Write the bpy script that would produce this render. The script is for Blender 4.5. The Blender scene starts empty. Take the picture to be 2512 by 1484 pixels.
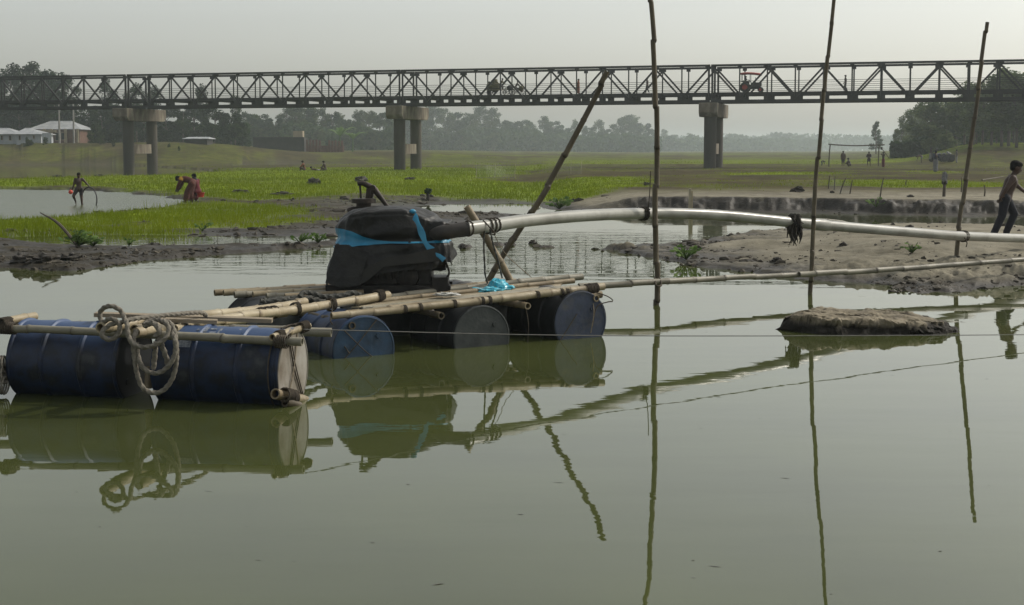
import bpy, bmesh, math, random
import numpy as np
from mathutils import Vector, Matrix, noise as mnoise

random.seed(11)
RNG = np.random.RandomState(5)
SC = bpy.context.scene
COL = SC.collection
R = math.radians

# ------------------------------------------------------------------ camera, sky, sun, exposure
F, H, HY = 1400.0, 1.85, 150.0          # focal length in pixels (1024 wide), eye height above the water, horizon row
cam = bpy.data.cameras.new('camera')
cam.sensor_width = 36.0
cam.lens = 36.0 * F / 1024.0
PCY = 254.0                              # row of the lens axis; the frame continues below the photograph's own edge
PITCH = math.atan((PCY - HY) / F)
cam.shift_y = -(302.5 - PCY) / 1024.0
cam.clip_start, cam.clip_end = 0.1, 12000
cam_ob = bpy.data.objects.new('camera', cam)
cam_ob.location = (0, 0, H)
cam_ob.rotation_euler = (R(90) - PITCH, 0, 0)
COL.objects.link(cam_ob)
SC.camera = cam_ob

SUN_AZ, SUN_EL = R(67), R(43)            # azimuth clockwise from the view axis (+Y), elevation
world = bpy.data.worlds.new('World')
SC.world = world
world.use_nodes = True
wn, wl = world.node_tree.nodes, world.node_tree.links
wn.clear()
w_out = wn.new('ShaderNodeOutputWorld')
w_bg = wn.new('ShaderNodeBackground')
w_sky = wn.new('ShaderNodeTexSky')
w_sky.sky_type = 'NISHITA'
w_sky.sun_disc = False
w_sky.sun_elevation = SUN_EL
w_sky.sun_rotation = SUN_AZ
w_sky.air_density = 1.0
w_sky.dust_density = 3.0
w_sky.ozone_density = 1.0
w_hs = wn.new('ShaderNodeHueSaturation')
w_hs.inputs['Saturation'].default_value = 0.30
w_mul = wn.new('ShaderNodeMix')
w_mul.data_type = 'RGBA'
w_mul.blend_type = 'MULTIPLY'
w_mul.inputs[0].default_value = 1.0
w_mul.inputs[7].default_value = (1.0, 0.99, 0.93, 1)
w_bg.inputs['Strength'].default_value = 0.15
wl.new(w_sky.outputs[0], w_hs.inputs['Color'])
wl.new(w_hs.outputs[0], w_mul.inputs[6])
wl.new(w_mul.outputs[2], w_bg.inputs['Color'])
wl.new(w_bg.outputs[0], w_out.inputs['Surface'])

sun = bpy.data.lights.new('sun', 'SUN')
sun.energy = 2.0
sun.angle = R(1.2)
sun.color = (1.0, 0.93, 0.82)
sun_ob = bpy.data.objects.new('sun', sun)
sdir = Vector((math.sin(SUN_AZ) * math.cos(SUN_EL), math.cos(SUN_AZ) * math.cos(SUN_EL), math.sin(SUN_EL)))
sun_ob.rotation_euler = sdir.to_track_quat('Z', 'Y').to_euler()
sun_ob.location = sdir * 60
COL.objects.link(sun_ob)

SC.view_settings.view_transform = 'Standard'
SC.view_settings.look = 'None'
SC.view_settings.exposure = 0.18
SC.view_settings.gamma = 1.0
SC.view_settings.use_curve_mapping = False
SC.render.engine = 'CYCLES'
cy = SC.cycles
cy.max_bounces = 6
cy.diffuse_bounces = 2
cy.glossy_bounces = 3
cy.transmission_bounces = 2
cy.transparent_max_bounces = 8
cy.volume_bounces = 2
cy.caustics_reflective = False
cy.caustics_refractive = False
cy.use_denoising = True

# ------------------------------------------------------------------ coordinates
K = 1024.0 / 2512.0                       # photo notes were taken at 2512 pixels wide
CP, SP = math.cos(PITCH), math.sin(PITCH)
def PX(px, py, d):
    """point seen at a pixel (1024 wide) at distance d along the ground"""
    v = (PCY - py) / F
    t = d / (CP + v * SP)
    return Vector(((px - 512) / F * t, d, H + (v * CP - SP) * t))
def P(fx, fy, d):
    return PX(fx * K, fy * K, d)
def ray(px, py):
    v = (PCY - py) / F
    t = 1 / (CP + v * SP)
    return (px - 512) / F * t, (v * CP - SP) * t
def G(fx, fy, z=0.0):
    rx, rz = ray(fx * K, fy * K)
    d = (H - z) / -rz
    return (rx * d, d)

# ------------------------------------------------------------------ materials
def mat(name, cols, scale=4.0, rough=0.7, bump=0.0, bscale=None, stretch=(1, 1, 1), metallic=0.0, spec=0.4,
        detail=5.0, rvar=0.0, coat=0.0, attr=None, attr_col=None, sss=0.0, bdist=0.02):
    m = bpy.data.materials.new(name)
    m.use_nodes = True
    n, l = m.node_tree.nodes, m.node_tree.links
    b = n['Principled BSDF']
    tc = n.new('ShaderNodeTexCoord')
    mp = n.new('ShaderNodeMapping')
    mp.inputs['Scale'].default_value = stretch
    l.new(tc.outputs['Object'], mp.inputs['Vector'])
    nz = n.new('ShaderNodeTexNoise')
    nz.inputs['Scale'].default_value = scale
    nz.inputs['Detail'].default_value = detail
    nz.inputs['Roughness'].default_value = 0.6
    l.new(mp.outputs[0], nz.inputs['Vector'])
    cr = n.new('ShaderNodeValToRGB')
    el = cr.color_ramp.elements
    k = len(cols)
    while len(el) < k:
        el.new(0.5)
    for i, c in enumerate(cols):
        el[i].position = 0.28 + 0.44 * i / max(1, k - 1)
        el[i].color = (c[0], c[1], c[2], 1)
    l.new(nz.outputs[0], cr.inputs[0])
    out = cr.outputs[0]
    if attr:
        at = n.new('ShaderNodeAttribute')
        at.attribute_name = attr
        mx = n.new('ShaderNodeMix')
        mx.data_type = 'RGBA'
        mx.inputs[7].default_value = (*attr_col, 1)
        l.new(at.outputs['Fac'], mx.inputs[0])
        l.new(out, mx.inputs[6])
        out = mx.outputs[2]
    l.new(out, b.inputs['Base Color'])
    b.inputs['Roughness'].default_value = rough
    if rvar:
        mr = n.new('ShaderNodeMapRange')
        mr.inputs[3].default_value = rough - rvar
        mr.inputs[4].default_value = rough + rvar
        l.new(nz.outputs[0], mr.inputs[0])
        l.new(mr.outputs[0], b.inputs['Roughness'])
    b.inputs['Metallic'].default_value = metallic
    b.inputs['Specular IOR Level'].default_value = spec
    if coat:
        b.inputs['Coat Weight'].default_value = coat
    if bump:
        nb = n.new('ShaderNodeTexNoise')
        nb.inputs['Scale'].default_value = bscale or scale * 3
        nb.inputs['Detail'].default_value = 6
        l.new(mp.outputs[0], nb.inputs['Vector'])
        bp = n.new('ShaderNodeBump')
        bp.inputs['Strength'].default_value = bump
        bp.inputs['Distance'].default_value = bdist
        l.new(nb.outputs[0], bp.inputs['Height'])
        l.new(bp.outputs[0], b.inputs['Normal'])
    return m

M = {}
M['bamboo'] = mat('bamboo_dry', [(.12, .09, .05), (.21, .165, .10), (.31, .26, .17)], 3.5, .55, .25, 30, attr='node', attr_col=(.10, .08, .05))
M['bamboo_pale'] = mat('bamboo_pale', [(.17, .135, .08), (.28, .23, .145), (.38, .33, .225)], 3.0, .5, .2, 30, attr='node', attr_col=(.16, .12, .07))
M['bamboo_dark'] = mat('bamboo_weathered', [(.045, .035, .022), (.085, .068, .040), (.13, .105, .06)], 3.0, .6, .3, 25, attr='node', attr_col=(.03, .022, .015))
M['bamboo_grey'] = mat('bamboo_grey', [(.13, .12, .09), (.20, .185, .14), (.28, .26, .20)], 3.0, .5, .2, 25, attr='node', attr_col=(.06, .05, .035))
M['plank'] = mat('plank_wood', [(.16, .13, .09), (.28, .23, .16)], 5, .75, .3, 20, stretch=(1, 6, 6))
M['drum_blue'] = mat('drum_blue_paint', [(.014, .010, .006), (.006, .010, .022), (.009, .019, .050), (.007, .010, .017), (.040, .043, .047)], 4.2, .5, .15, 14, rvar=.15, detail=8, attr='node', attr_col=(.040, .075, .16))  # attribute colour: painted-in lit tone for the drum tops
M['drum_grey'] = mat('drum_dark_paint', [(.006, .007, .008), (.010, .012, .014), (.02, .022, .022)], 3.0, .55, .15, 14, rvar=.12, detail=8)
M['lid_white'] = mat('drum_lid_faded', [(.09, .065, .04), (.20, .18, .15), (.30, .285, .26)], 4.0, .6, .2, 18, detail=8)
M['lid_black'] = mat('drum_lid_black', [(.004, .005, .007), (.008, .010, .014)], 5, .6)
M['lid_blue'] = mat('drum_lid_blue', [(.014, .026, .040), (.018, .045, .085), (.026, .068, .13)], 5.0, .5, .2, 18, detail=8)
M['lid_grey'] = mat('drum_lid_grey', [(.018, .022, .022), (.032, .038, .038), (.055, .06, .058)], 5.0, .55, .2, 18, detail=8)
M['lid_slate'] = mat('drum_lid_slate', [(.028, .034, .040), (.03, .042, .075), (.075, .075, .07)], 4.0, .55, .2, 18, detail=8)
M['rope'] = mat('rope_fibre', [(.10, .09, .072), (.22, .20, .165)], 30, .9, .3, 80)
M['rope_dark'] = mat('rope_muddy', [(.035, .035, .03), (.09, .09, .08)], 30, .9, .3, 80)
M['cord'] = mat('lashing_cord', [(.03, .024, .018), (.075, .06, .042)], 30, .9)
M['cord_pale'] = mat('cord_pale', [(.16, .13, .09), (.26, .22, .16)], 30, .9)
M['tarp'] = mat('black_tarp', [(.006, .006, .0055), (.009, .009, .008), (.024, .023, .020)], 4.5, .50, .6, 9, rvar=.12, bdist=.03, spec=.32)
M['tarp_grey'] = mat('tarp_underside', [(.012, .012, .010), (.028, .027, .023)], 5, .8, .2)
M['blue_strap'] = mat('blue_strap_plastic', [(.02, .15, .25), (.03, .24, .40)], 6, .35, .4, 18)
M['blue_bag'] = mat('blue_plastic_bag', [(.02, .22, .34), (.06, .42, .55), (.35, .62, .68)], 9, .22, .6, 22, spec=.6)
M['clear_bag'] = mat('clear_plastic_scrap', [(.4, .4, .37), (.6, .6, .56)], 9, .25, .6, 30)
M['engine'] = mat('oily_engine_iron', [(.006, .006, .006), (.015, .014, .013), (.035, .03, .026)], 7, .42, .3, 20, metallic=.3, rvar=.15)
M['pump_iron'] = mat('pump_cast_iron', [(.018, .015, .013), (.04, .032, .026), (.07, .05, .035)], 9, .6, .3, 25, metallic=.3)
M['pvc'] = mat('pvc_pipe', [(.15, .145, .12), (.25, .248, .215), (.34, .34, .305)], 2.5, .30, .06, 20, stretch=(1, 1, 1), spec=.5, detail=8)
M['hose'] = mat('rubber_hose', [(.025, .022, .02), (.055, .048, .04)], 7, .6, .2)
M['wire'] = mat('thin_wire', [(.05, .05, .045), (.10, .10, .09)], 10, .6)
M['steel'] = mat('bridge_steel_paint', [(.008, .008, .008), (.013, .013, .012), (.02, .018, .016)], 1.2, .7, .0, metallic=.0)
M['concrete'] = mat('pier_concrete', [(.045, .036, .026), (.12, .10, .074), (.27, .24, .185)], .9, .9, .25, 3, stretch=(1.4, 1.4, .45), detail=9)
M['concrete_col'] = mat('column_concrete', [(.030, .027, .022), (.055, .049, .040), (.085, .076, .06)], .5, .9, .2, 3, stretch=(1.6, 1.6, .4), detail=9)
M['pole_conc'] = mat('pole_concrete', [(.18, .17, .15), (.30, .285, .26)], 2, .9)
M['tin'] = mat('tin_roof', [(.22, .23, .24), (.32, .33, .34), (.42, .42, .41)], 1.1, .45, .0, metallic=.2)
M['tin_wall'] = mat('tin_wall', [(.22, .24, .27), (.32, .34, .36), (.40, .41, .41)], .8, .6)
M['brick'] = mat('red_brick', [(.08, .042, .030), (.13, .070, .048), (.17, .10, .07)], 2, .9)
M['plaster'] = mat('dull_plaster', [(.22, .18, .12), (.32, .27, .18)], 1, .9)
M['dark_wall'] = mat('dark_wall', [(.022, .02, .02), (.045, .04, .036)], 1, .9)
M['opening'] = mat('dark_opening', [(.008, .008, .008), (.012, .012, .012)], 2, .9)
M['bark'] = mat('bark', [(.055, .045, .035), (.12, .10, .08)], 3, .9, .3)
M['skin'] = mat('dark_skin', [(.036, .018, .011), (.056, .029, .018)], 8, .55)
M['hair'] = mat('black_hair', [(.003, .0025, .0025), (.008, .007, .006)], 40, .8, .4, 60, spec=.1)
M['navy'] = mat('navy_cloth', [(.004, .0045, .009), (.009, .010, .018)], 12, .85, .2)
M['dark_cloth'] = mat('dark_cloth', [(.015, .014, .016), (.03, .028, .03)], 12, .85, .2)
M['grey_cloth'] = mat('grey_cloth', [(.09, .09, .10), (.17, .17, .18)], 12, .85, .2)
M['maroon'] = mat('maroon_cloth', [(.08, .012, .016), (.13, .022, .026)], 12, .85, .2)
M['brown_red'] = mat('brown_red_cloth', [(.045, .012, .008), (.085, .024, .014)], 12, .85, .2)
M['mustard'] = mat('mustard_cloth', [(.24, .13, .012), (.38, .22, .02)], 12, .85, .2)
M['rust'] = mat('rust_cloth', [(.16, .045, .018), (.24, .075, .03)], 12, .85, .2)
M['plum'] = mat('plum_cloth', [(.018, .012, .02), (.035, .02, .034)], 12, .85, .2)
M['blue_cloth'] = mat('blue_cloth', [(.02, .028, .05), (.035, .045, .08)], 12, .85, .2)
M['red_plastic'] = mat('red_plastic', [(.42, .035, .02), (.55, .06, .03)], 6, .35)
M['rubber'] = mat('black_rubber', [(.01, .01, .01), (.02, .02, .02)], 6, .6)
M['red_paint'] = mat('red_canopy_paint', [(.26, .03, .025), (.36, .05, .035)], 3, .5)
M['machine'] = mat('machine_paint', [(.02, .02, .022), (.04, .035, .035)], 4, .5)
M['sack'] = mat('pale_sack', [(.22, .225, .225), (.36, .36, .35)], 6, .8)
M['straw'] = mat('straw_load', [(.06, .055, .03), (.11, .095, .05)], 9, .95, .3)
M['stick'] = mat('dry_stick', [(.05, .04, .03), (.10, .082, .06)], 6, .8)
M['clod'] = mat('wet_mud_clod', [(.012, .010, .008), (.03, .025, .018), (.07, .06, .042)], 5, .7, .6, 12, rvar=.2, bdist=.05)
M['lump'] = mat('mud_lump', [(.020, .017, .012), (.045, .038, .027), (.09, .077, .054)], 3, .8)
M['stake_pale'] = mat('pale_stake', [(.26, .22, .15), (.42, .37, .27)], 4, .7, .2, 20, stretch=(4, 4, 1))
M['weed'] = mat('rotten_weed', [(.012, .010, .008), (.035, .028, .02)], 20, .9)
M['faded_print'] = mat('faded_white_print', [(.03, .05, .10), (.16, .18, .21), (.26, .28, .30)], 60, .8, detail=8)
M['white_cloth'] = mat('white_rag', [(.09, .09, .095), (.2, .2, .2)], 12, .85)

def leaf_mat(name, c1, c2, c3, trans=.42):
    m = bpy.data.materials.new(name)
    m.use_nodes = True
    n, l = m.node_tree.nodes, m.node_tree.links
    b = n['Principled BSDF']
    at = n.new('ShaderNodeAttribute')
    at.attribute_name = 'tint'
    oi = n.new('ShaderNodeObjectInfo')
    ad = n.new('ShaderNodeMath')
    ad.operation = 'MULTIPLY_ADD'
    ad.inputs[1].default_value = .30
    l.new(oi.outputs['Random'], ad.inputs[0])
    sc = n.new('ShaderNodeMath')
    sc.operation = 'MULTIPLY'
    sc.inputs[1].default_value = .7
    l.new(at.outputs['Fac'], sc.inputs[0])
    l.new(sc.outputs[0], ad.inputs[2])
    cr = n.new('ShaderNodeValToRGB')
    e = cr.color_ramp.elements
    e[0].color, e[1].color = (*c1, 1), (*c3, 1)
    e.new(.5).color = (*c2, 1)
    l.new(ad.outputs[0], cr.inputs[0])
    l.new(cr.outputs[0], b.inputs['Base Color'])
    b.inputs['Roughness'].default_value = .65
    b.inputs['Specular IOR Level'].default_value = .08
    tr = n.new('ShaderNodeBsdfTranslucent')
    l.new(cr.outputs[0], tr.inputs[0])
    mx = n.new('ShaderNodeMixShader')
    mx.inputs[0].default_value = trans
    o = n['Material Output']
    l.new(b.outputs[0], mx.inputs[1])
    l.new(tr.outputs[0], mx.inputs[2])
    l.new(mx.outputs[0], o.inputs['Surface'])
    return m
M['leaf'] = leaf_mat('tree_leaves', (.012, .026, .010), (.034, .062, .022), (.074, .110, .036))
M['leaf_olive'] = leaf_mat('tree_leaves_olive', (.022, .038, .014), (.056, .080, .028), (.105, .132, .048))
M['leaf_banana'] = leaf_mat('banana_leaves', (.06, .11, .03), (.10, .17, .05), (.17, .24, .10), .35)
M['leaf_water'] = leaf_mat('water_plant_leaves', (.04, .08, .015), (.08, .14, .03), (.16, .24, .07), .3)
M['grass'] = leaf_mat('grass_blades', (.085, .105, .004), (.140, .190, .004), (.225, .255, .012), .45)

# ------------------------------------------------------------------ mesh helpers
def world_loc(o):
    v = Vector((0, 0, 0))
    while o is not None:
        v += Vector(o.location)
        o = o.parent
    return v

class MB:
    def __init__(s):
        s.v, s.f, s.sm, s.node, s.mi = [], [], [], [], []
    def add(s, vs, fs, smooth=True, node=None):
        o = len(s.v)
        s.v += [tuple(p) for p in vs]
        s.node += list(node) if node is not None else [0.0] * len(vs)
        for f in fs:
            s.f.append(tuple(i + o for i in f))
            s.sm.append(smooth)
        return s
    def box(s, c, size, rot=None, taper=1.0, smooth=False):
        hx, hy, hz = size[0] / 2, size[1] / 2, size[2] / 2
        vs = []
        for z, k in ((-hz, 1.0), (hz, taper)):
            for x, y in ((-hx, -hy), (hx, -hy), (hx, hy), (-hx, hy)):
                p = Vector((x * k, y * k, z))
                if rot is not None:
                    p = rot @ p
                vs.append(Vector(c) + p)
        return s.add(vs, [(3, 2, 1, 0), (4, 5, 6, 7), (0, 1, 5, 4), (1, 2, 6, 5), (2, 3, 7, 6), (3, 0, 4, 7)], smooth)
    def beam(s, a, b, w, h, up=Vector((0, 0, 1))):
        a, b = Vector(a), Vector(b)
        d = (b - a)
        L = d.length
        d.normalize()
        x = d.cross(up)
        if x.length < 1e-4:
            x = d.cross(Vector((1, 0, 0)))
        x.normalize()
        z = x.cross(d)
        rot = Matrix((x, d, z)).transposed()
        return s.box((a + b) / 2, (w, L, h), rot)
    def tube(s, pts, rad, seg=8, caps=True, lobes=0, lobe_amp=0, twist=0, hollow=False, node=None, flat=1.0, closed=False):
        pts = [Vector(p) for p in pts]
        n = len(pts)
        if not hasattr(rad, '__len__'):
            rad = [rad] * n
        tans = []
        for i in range(n):
            if closed:
                t = pts[(i + 1) % n] - pts[i - 1]
            else:
                t = pts[min(i + 1, n - 1)] - pts[max(i - 1, 0)]
            if t.length < 1e-9:
                t = Vector((0, 0, 1))
            tans.append(t.normalized())
        ref = Vector((0, 0, 1)) if abs(tans[0].z) < .9 else Vector((1, 0, 0))
        nx = tans[0].cross(ref).normalized()
        vs, nd, fs = [], [], []
        L = 0.0
        for i in range(n):
            t = tans[i]
            nx = (nx - t * nx.dot(t))
            if nx.length < 1e-6:
                nx = t.orthogonal()
            nx.normalize()
            ny = t.cross(nx)
            if i:
                L += (pts[i] - pts[i - 1]).length
            for k in range(seg):
                a = 2 * math.pi * k / seg
                r = rad[i]
                if lobes:
                    r *= 1 + lobe_amp * math.cos(lobes * (a - twist * L))
                vs.append(pts[i] + nx * (math.cos(a) * r) + ny * (math.sin(a) * r * flat))
                nd.append(node[i] if node is not None else 0.0)
        m = n if closed else n - 1
        for i in range(m):
            j = (i + 1) % n
            for k in range(seg):
                k2 = (k + 1) % seg
                fs.append((i * seg + k, i * seg + k2, j * seg + k2, j * seg + k))
        if caps and not closed:
            for i, sg in ((0, 1), (n - 1, -1)):
                t = tans[i] * sg
                if hollow:
                    for rr, off in ((.72, 0), (.66, min(.06, rad[i] * 1.5))):
                        for k in range(seg):
                            q = Vector(vs[i * seg + k]) if True else None
                            vs.append(pts[i] + (q - pts[i]) * rr + t * off)
                            nd.append(.0 if off == 0 else 1.0)
                    b0 = len(vs) - 2 * seg
                    b1 = len(vs) - seg
                    for k in range(seg):
                        k2 = (k + 1) % seg
                        q1 = (i * seg + k, i * seg + k2, b0 + k2, b0 + k)
                        q2 = (b0 + k, b0 + k2, b1 + k2, b1 + k)
                        fs += [q1, q2] if sg < 0 else [q1[::-1], q2[::-1]]
                    cap = tuple(b1 + k for k in range(seg))
                    fs.append(cap if sg < 0 else cap[::-1])
                else:
                    cap = tuple(i * seg + k for k in range(seg))
                    fs.append(cap[::-1] if sg > 0 else cap)
        return s.add(vs, fs, True, nd)
    def lathe(s, a, axis, prof, seg=32, up=Vector((0, 0, 1))):
        """profile [(dist along axis, radius)] revolved round the axis through a"""
        a, axis = Vector(a), Vector(axis).normalized()
        x = axis.cross(up)
        if x.length < 1e-4:
            x = Vector((1, 0, 0))
        x.normalize()
        y = axis.cross(x)
        vs, fs = [], []
        for t, r in prof:
            for k in range(seg):
                an = 2 * math.pi * k / seg
                vs.append(a + axis * t + x * (math.cos(an) * r) + y * (math.sin(an) * r))
        for i in range(len(prof) - 1):
            for k in range(seg):
                k2 = (k + 1) % seg
                fs.append((i * seg + k, i * seg + k2, (i + 1) * seg + k2, (i + 1) * seg + k))
        if prof[0][1] > 1e-4:
            fs.append(tuple(range(seg))[::-1])
        if prof[-1][1] > 1e-4:
            fs.append(tuple((len(prof) - 1) * seg + k for k in range(seg)))
        return s.add(vs, fs, True)
    def ell(s, c, r, seg=14, rings=9, rot=None):
        vs, fs = [], []
        c = Vector(c)
        for i in range(rings + 1):
            ph = math.pi * i / rings
            for k in range(seg):
                th = 2 * math.pi * k / seg
                p = Vector((r[0] * math.sin(ph) * math.cos(th), r[1] * math.sin(ph) * math.sin(th), r[2] * math.cos(ph)))
                if rot is not None:
                    p = rot @ p
                vs.append(c + p)
        for i in range(rings):
            for k in range(seg):
                k2 = (k + 1) % seg
                fs.append((i * seg + k, (i + 1) * seg + k, (i + 1) * seg + k2, i * seg + k2))
        return s.add(vs, fs, True)
    def ring(s, c, rad, r, axis, seg=24, tseg=6, ry=None):
        axis = Vector(axis).normalized()
        x = axis.orthogonal().normalized() if abs(axis.z) > .9 else axis.cross(Vector((0, 0, 1))).normalized()
        y = axis.cross(x)
        pts = [Vector(c) + x * math.cos(2 * math.pi * k / seg) * rad + y * math.sin(2 * math.pi * k / seg) * (ry or rad) for k in range(seg)]
        return s.tube(pts, r, tseg, closed=True)
    def mesh(s, name, off=Vector((0, 0, 0))):
        me = bpy.data.meshes.new(name)
        me.from_pydata([(p[0] - off.x, p[1] - off.y, p[2] - off.z) for p in s.v], [], s.f)
        me.polygons.foreach_set('use_smooth', s.sm)
        if any(s.node):
            at = me.attributes.new('node', 'FLOAT', 'POINT')
            at.data.foreach_set('value', np.array(s.node, dtype=np.float32))
        me.update()
        return me
    def build(s, name, m, parent=None, sharp=True):
        me = s.mesh(name, world_loc(parent) if parent else Vector((0, 0, 0)))
        me.materials.append(m if not isinstance(m, str) else M[m])
        if sharp and any(s.sm):
            try:
                me.set_sharp_from_angle(angle=R(42))
            except Exception:
                pass
        o = bpy.data.objects.new(name, me)
        COL.objects.link(o)
        if parent:
            o.parent = parent
        return o

def tag(o, label=None, cat=None, group=None, kind=None):
    if label: o['label'] = label
    if cat: o['category'] = cat
    if group: o['group'] = group
    if kind: o['kind'] = kind
    return o
def thing(name, loc, label, cat, group=None):
    o = bpy.data.objects.new(name, None)
    o.location = loc
    o.empty_display_size = .2
    COL.objects.link(o)
    return tag(o, label, cat, group)
def recentre(o):
    """put a top-level mesh's origin at its base"""
    me = o.data
    n = len(me.vertices)
    a = np.empty(n * 3, dtype=np.float32)
    me.vertices.foreach_get('co', a)
    a = a.reshape(-1, 3)
    c = np.array([a[:, 0].mean(), a[:, 1].mean(), a[:, 2].min()], dtype=np.float32)
    me.vertices.foreach_set('co', (a - c).ravel())
    o.location = Vector(o.location) + Vector([float(q) for q in c])
    me.update()
    return o
def single(mb, name, m, label, cat, group=None, kind=None):
    return tag(recentre(mb.build(name, m)), label, cat, group, kind)

def smooth_path(pts, n):
    pts = [Vector(p) for p in pts]
    if len(pts) == 2:
        return [pts[0].lerp(pts[1], i / (n - 1)) for i in range(n)]
    e = [pts[0] * 2 - pts[1]] + pts + [pts[-1] * 2 - pts[-2]]
    raw = []
    per = 14
    for i in range(1, len(e) - 2):
        for k in range(per):
            t = k / per
            a, b, c, d = e[i - 1], e[i], e[i + 1], e[i + 2]
            raw.append(.5 * ((2 * b) + (c - a) * t + (2 * a - 5 * b + 4 * c - d) * t * t + (3 * b - a - 3 * c + d) * t ** 3))
    raw.append(pts[-1])
    L = [0]
    for i in range(1, len(raw)):
        L.append(L[-1] + (raw[i] - raw[i - 1]).length)
    out, j = [], 0
    for i in range(n):
        s = L[-1] * i / (n - 1)
        while j < len(L) - 2 and L[j + 1] < s:
            j += 1
        u = (s - L[j]) / max(1e-9, L[j + 1] - L[j])
        out.append(raw[j].lerp(raw[j + 1], min(1, max(0, u))))
    return out

def bamboo(pts, r0, r1=None, gap=.34, seg=12, hollow=True, wob=.006, nodeamp=.13, seed=None):
    rnd = random.Random(seed if seed is not None else random.random())
    r1 = r1 if r1 is not None else r0
    base = smooth_path(pts, 120)
    L = sum((base[i] - base[i - 1]).length for i in range(1, 120))
    def at(s):
        x = max(0, min(1, s / L)) * 118.999
        i = int(x)
        return base[i].lerp(base[i + 1], x - i)
    ss = [(0.0, 1.0, 0.0)]
    s = gap * rnd.uniform(.3, .8)
    w = min(.014, r0 * .45)
    while s < L - .05:
        ss += [(s - w * 1.7, 1.0, 0), (s - w * .5, 1 + nodeamp, .25), (s, 1 + nodeamp * .6, 1.0), (s + w * .6, 1 + nodeamp * .8, .2), (s + w * 1.9, .985, 0)]
        g = gap * rnd.uniform(.85, 1.15)
        if s + g * .5 < L - .05:
            ss.append((s + g * .5, .97, 0))
        s += g
    ss.append((L, 1.0, 0.0))
    pp, rr, nn = [], [], []
    off = Vector((0, 0, 0))
    for q, k, nd in ss:
        if nd == 1.0:
            off = Vector((rnd.uniform(-1, 1), rnd.uniform(-1, 1), rnd.uniform(-1, 1))) * wob
        pp.append(at(q) + off)
        rr.append((r0 + (r1 - r0) * q / L) * k)
        nn.append(nd)
    mb = MB()
    mb.tube(pp, rr, seg, hollow=hollow, node=nn)
    return mb
def lash(c, axis, r, turns=4, cr=.006, parent=None, m='cord', name='lashing', width=None):
    axis = Vector(axis).normalized()
    x = axis.orthogonal().normalized()
    y = axis.cross(x)
    w = width or turns * cr * 2.2
    n = turns * 12
    pts = []
    for i in range(n + 1):
        a = 2 * math.pi * i / 12
        pts.append(Vector(c) + axis * ((i / n - .5) * w) + (x * math.cos(a) + y * math.sin(a)) * (r + cr * .6))
    mb = MB()
    mb.tube(pts, cr, 5)
    return mb.build(name, m, parent)
def rope(pts, r, n=90, twist=None):
    mb = MB()
    mb.tube(smooth_path(pts, n), r, 12, lobes=3, lobe_amp=.16, twist=twist if twist is not None else 2 * math.pi / (r * 9))
    return mb

# ------------------------------------------------------------------ noise for the terrain (vectorised)
_T = np.random.RandomState(3).rand(256, 256)
def vn(x, y):
    xi, yi = np.floor(x).astype(np.int64), np.floor(y).astype(np.int64)
    fx, fy = x - xi, y - yi
    u, v = fx * fx * (3 - 2 * fx), fy * fy * (3 - 2 * fy)
    a, b = _T[xi & 255, yi & 255], _T[(xi + 1) & 255, yi & 255]
    c, d = _T[xi & 255, (yi + 1) & 255], _T[(xi + 1) & 255, (yi + 1) & 255]
    return (a * (1 - u) + b * u) * (1 - v) + (c * (1 - u) + d * u) * v
def fbm(x, y, o=4):
    t, a, s = 0, .5, 0
    for i in range(o):
        t = t + a * vn(x * 2 ** i + 17.3 * i, y * 2 ** i + 5.1 * i)
        s += a
        a *= .55
    return t / s
def ss(a, b, x):
    t = np.clip((x - a) / (b - a), 0, 1)
    return t * t * (3 - 2 * t)
def sdp(poly, X, Y):
    """signed distance to a polygon, positive inside"""
    d = np.full(X.shape, 1e9)
    ins = np.zeros(X.shape, bool)
    n = len(poly)
    for i in range(n):
        ax, ay = poly[i]
        bx, by = poly[(i + 1) % n]
        ex, ey = bx - ax, by - ay
        t = np.clip(((X - ax) * ex + (Y - ay) * ey) / (ex * ex + ey * ey + 1e-12), 0, 1)
        d = np.minimum(d, (X - ax - t * ex) ** 2 + (Y - ay - t * ey) ** 2)
        c = ((ay > Y) != (by > Y))
        with np.errstate(divide='ignore', invalid='ignore'):
            xi = ax + (Y - ay) * ex / (ey if abs(ey) > 1e-12 else 1e-12)
        ins ^= c & (X < xi)
    d = np.sqrt(d)
    return np.where(ins, d, -d)
def GP(*pts, z=0.0):
    return [G(x, y, z) for x, y in pts]

POLY_RIDGE = GP((-700, 690), (-200, 668), (0, 657), (60, 656), (110, 662), (170, 664), (240, 655), (330, 641), (450, 631), (600, 622), (700, 613), (800, 603), (905, 593),
                (820, 594), (700, 601), (600, 605), (450, 608), (330, 609), (230, 607), (140, 602), (60, 594), (0, 588), (-300, 578), (-700, 585))
POLY_FIELD = GP((-900, 600), (-300, 590), (0, 583), (60, 580), (250, 577), (450, 578), (620, 581), (830, 580), (900, 566), (1000, 554), (1100, 549), (1200, 547), (1300, 541), (1335, 533),
                (1290, 526), (1200, 522), (1100, 520), (1000, 515), (985, 509), (1040, 504), (1150, 500), (1250, 499), (1320, 503), (1345, 515), (1420, 519), (1500, 519), (1600, 519), (1800, 520),
                (2000, 523), (2200, 527), (2350, 530), (2512, 531), (3000, 540), (3600, 550)) + [(120, 60), (900, 900), (900, 3200), (-900, 3200), (-900, 300), (-90, 60)]
POLY_POOL = GP((-700, 560), (-300, 553), (0, 548), (100, 541), (200, 534), (300, 524), (400, 512), (468, 503), (490, 497), (440, 488), (380, 478), (300, 471), (200, 467), (0, 464), (-300, 464), (-700, 464))
POLY_CREEK = GP((-700, 443), (0, 441), (150, 437), (300, 436), (420, 433), (540, 424), (520, 417), (420, 411), (330, 406), (150, 402), (0, 400), (-700, 399))
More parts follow.
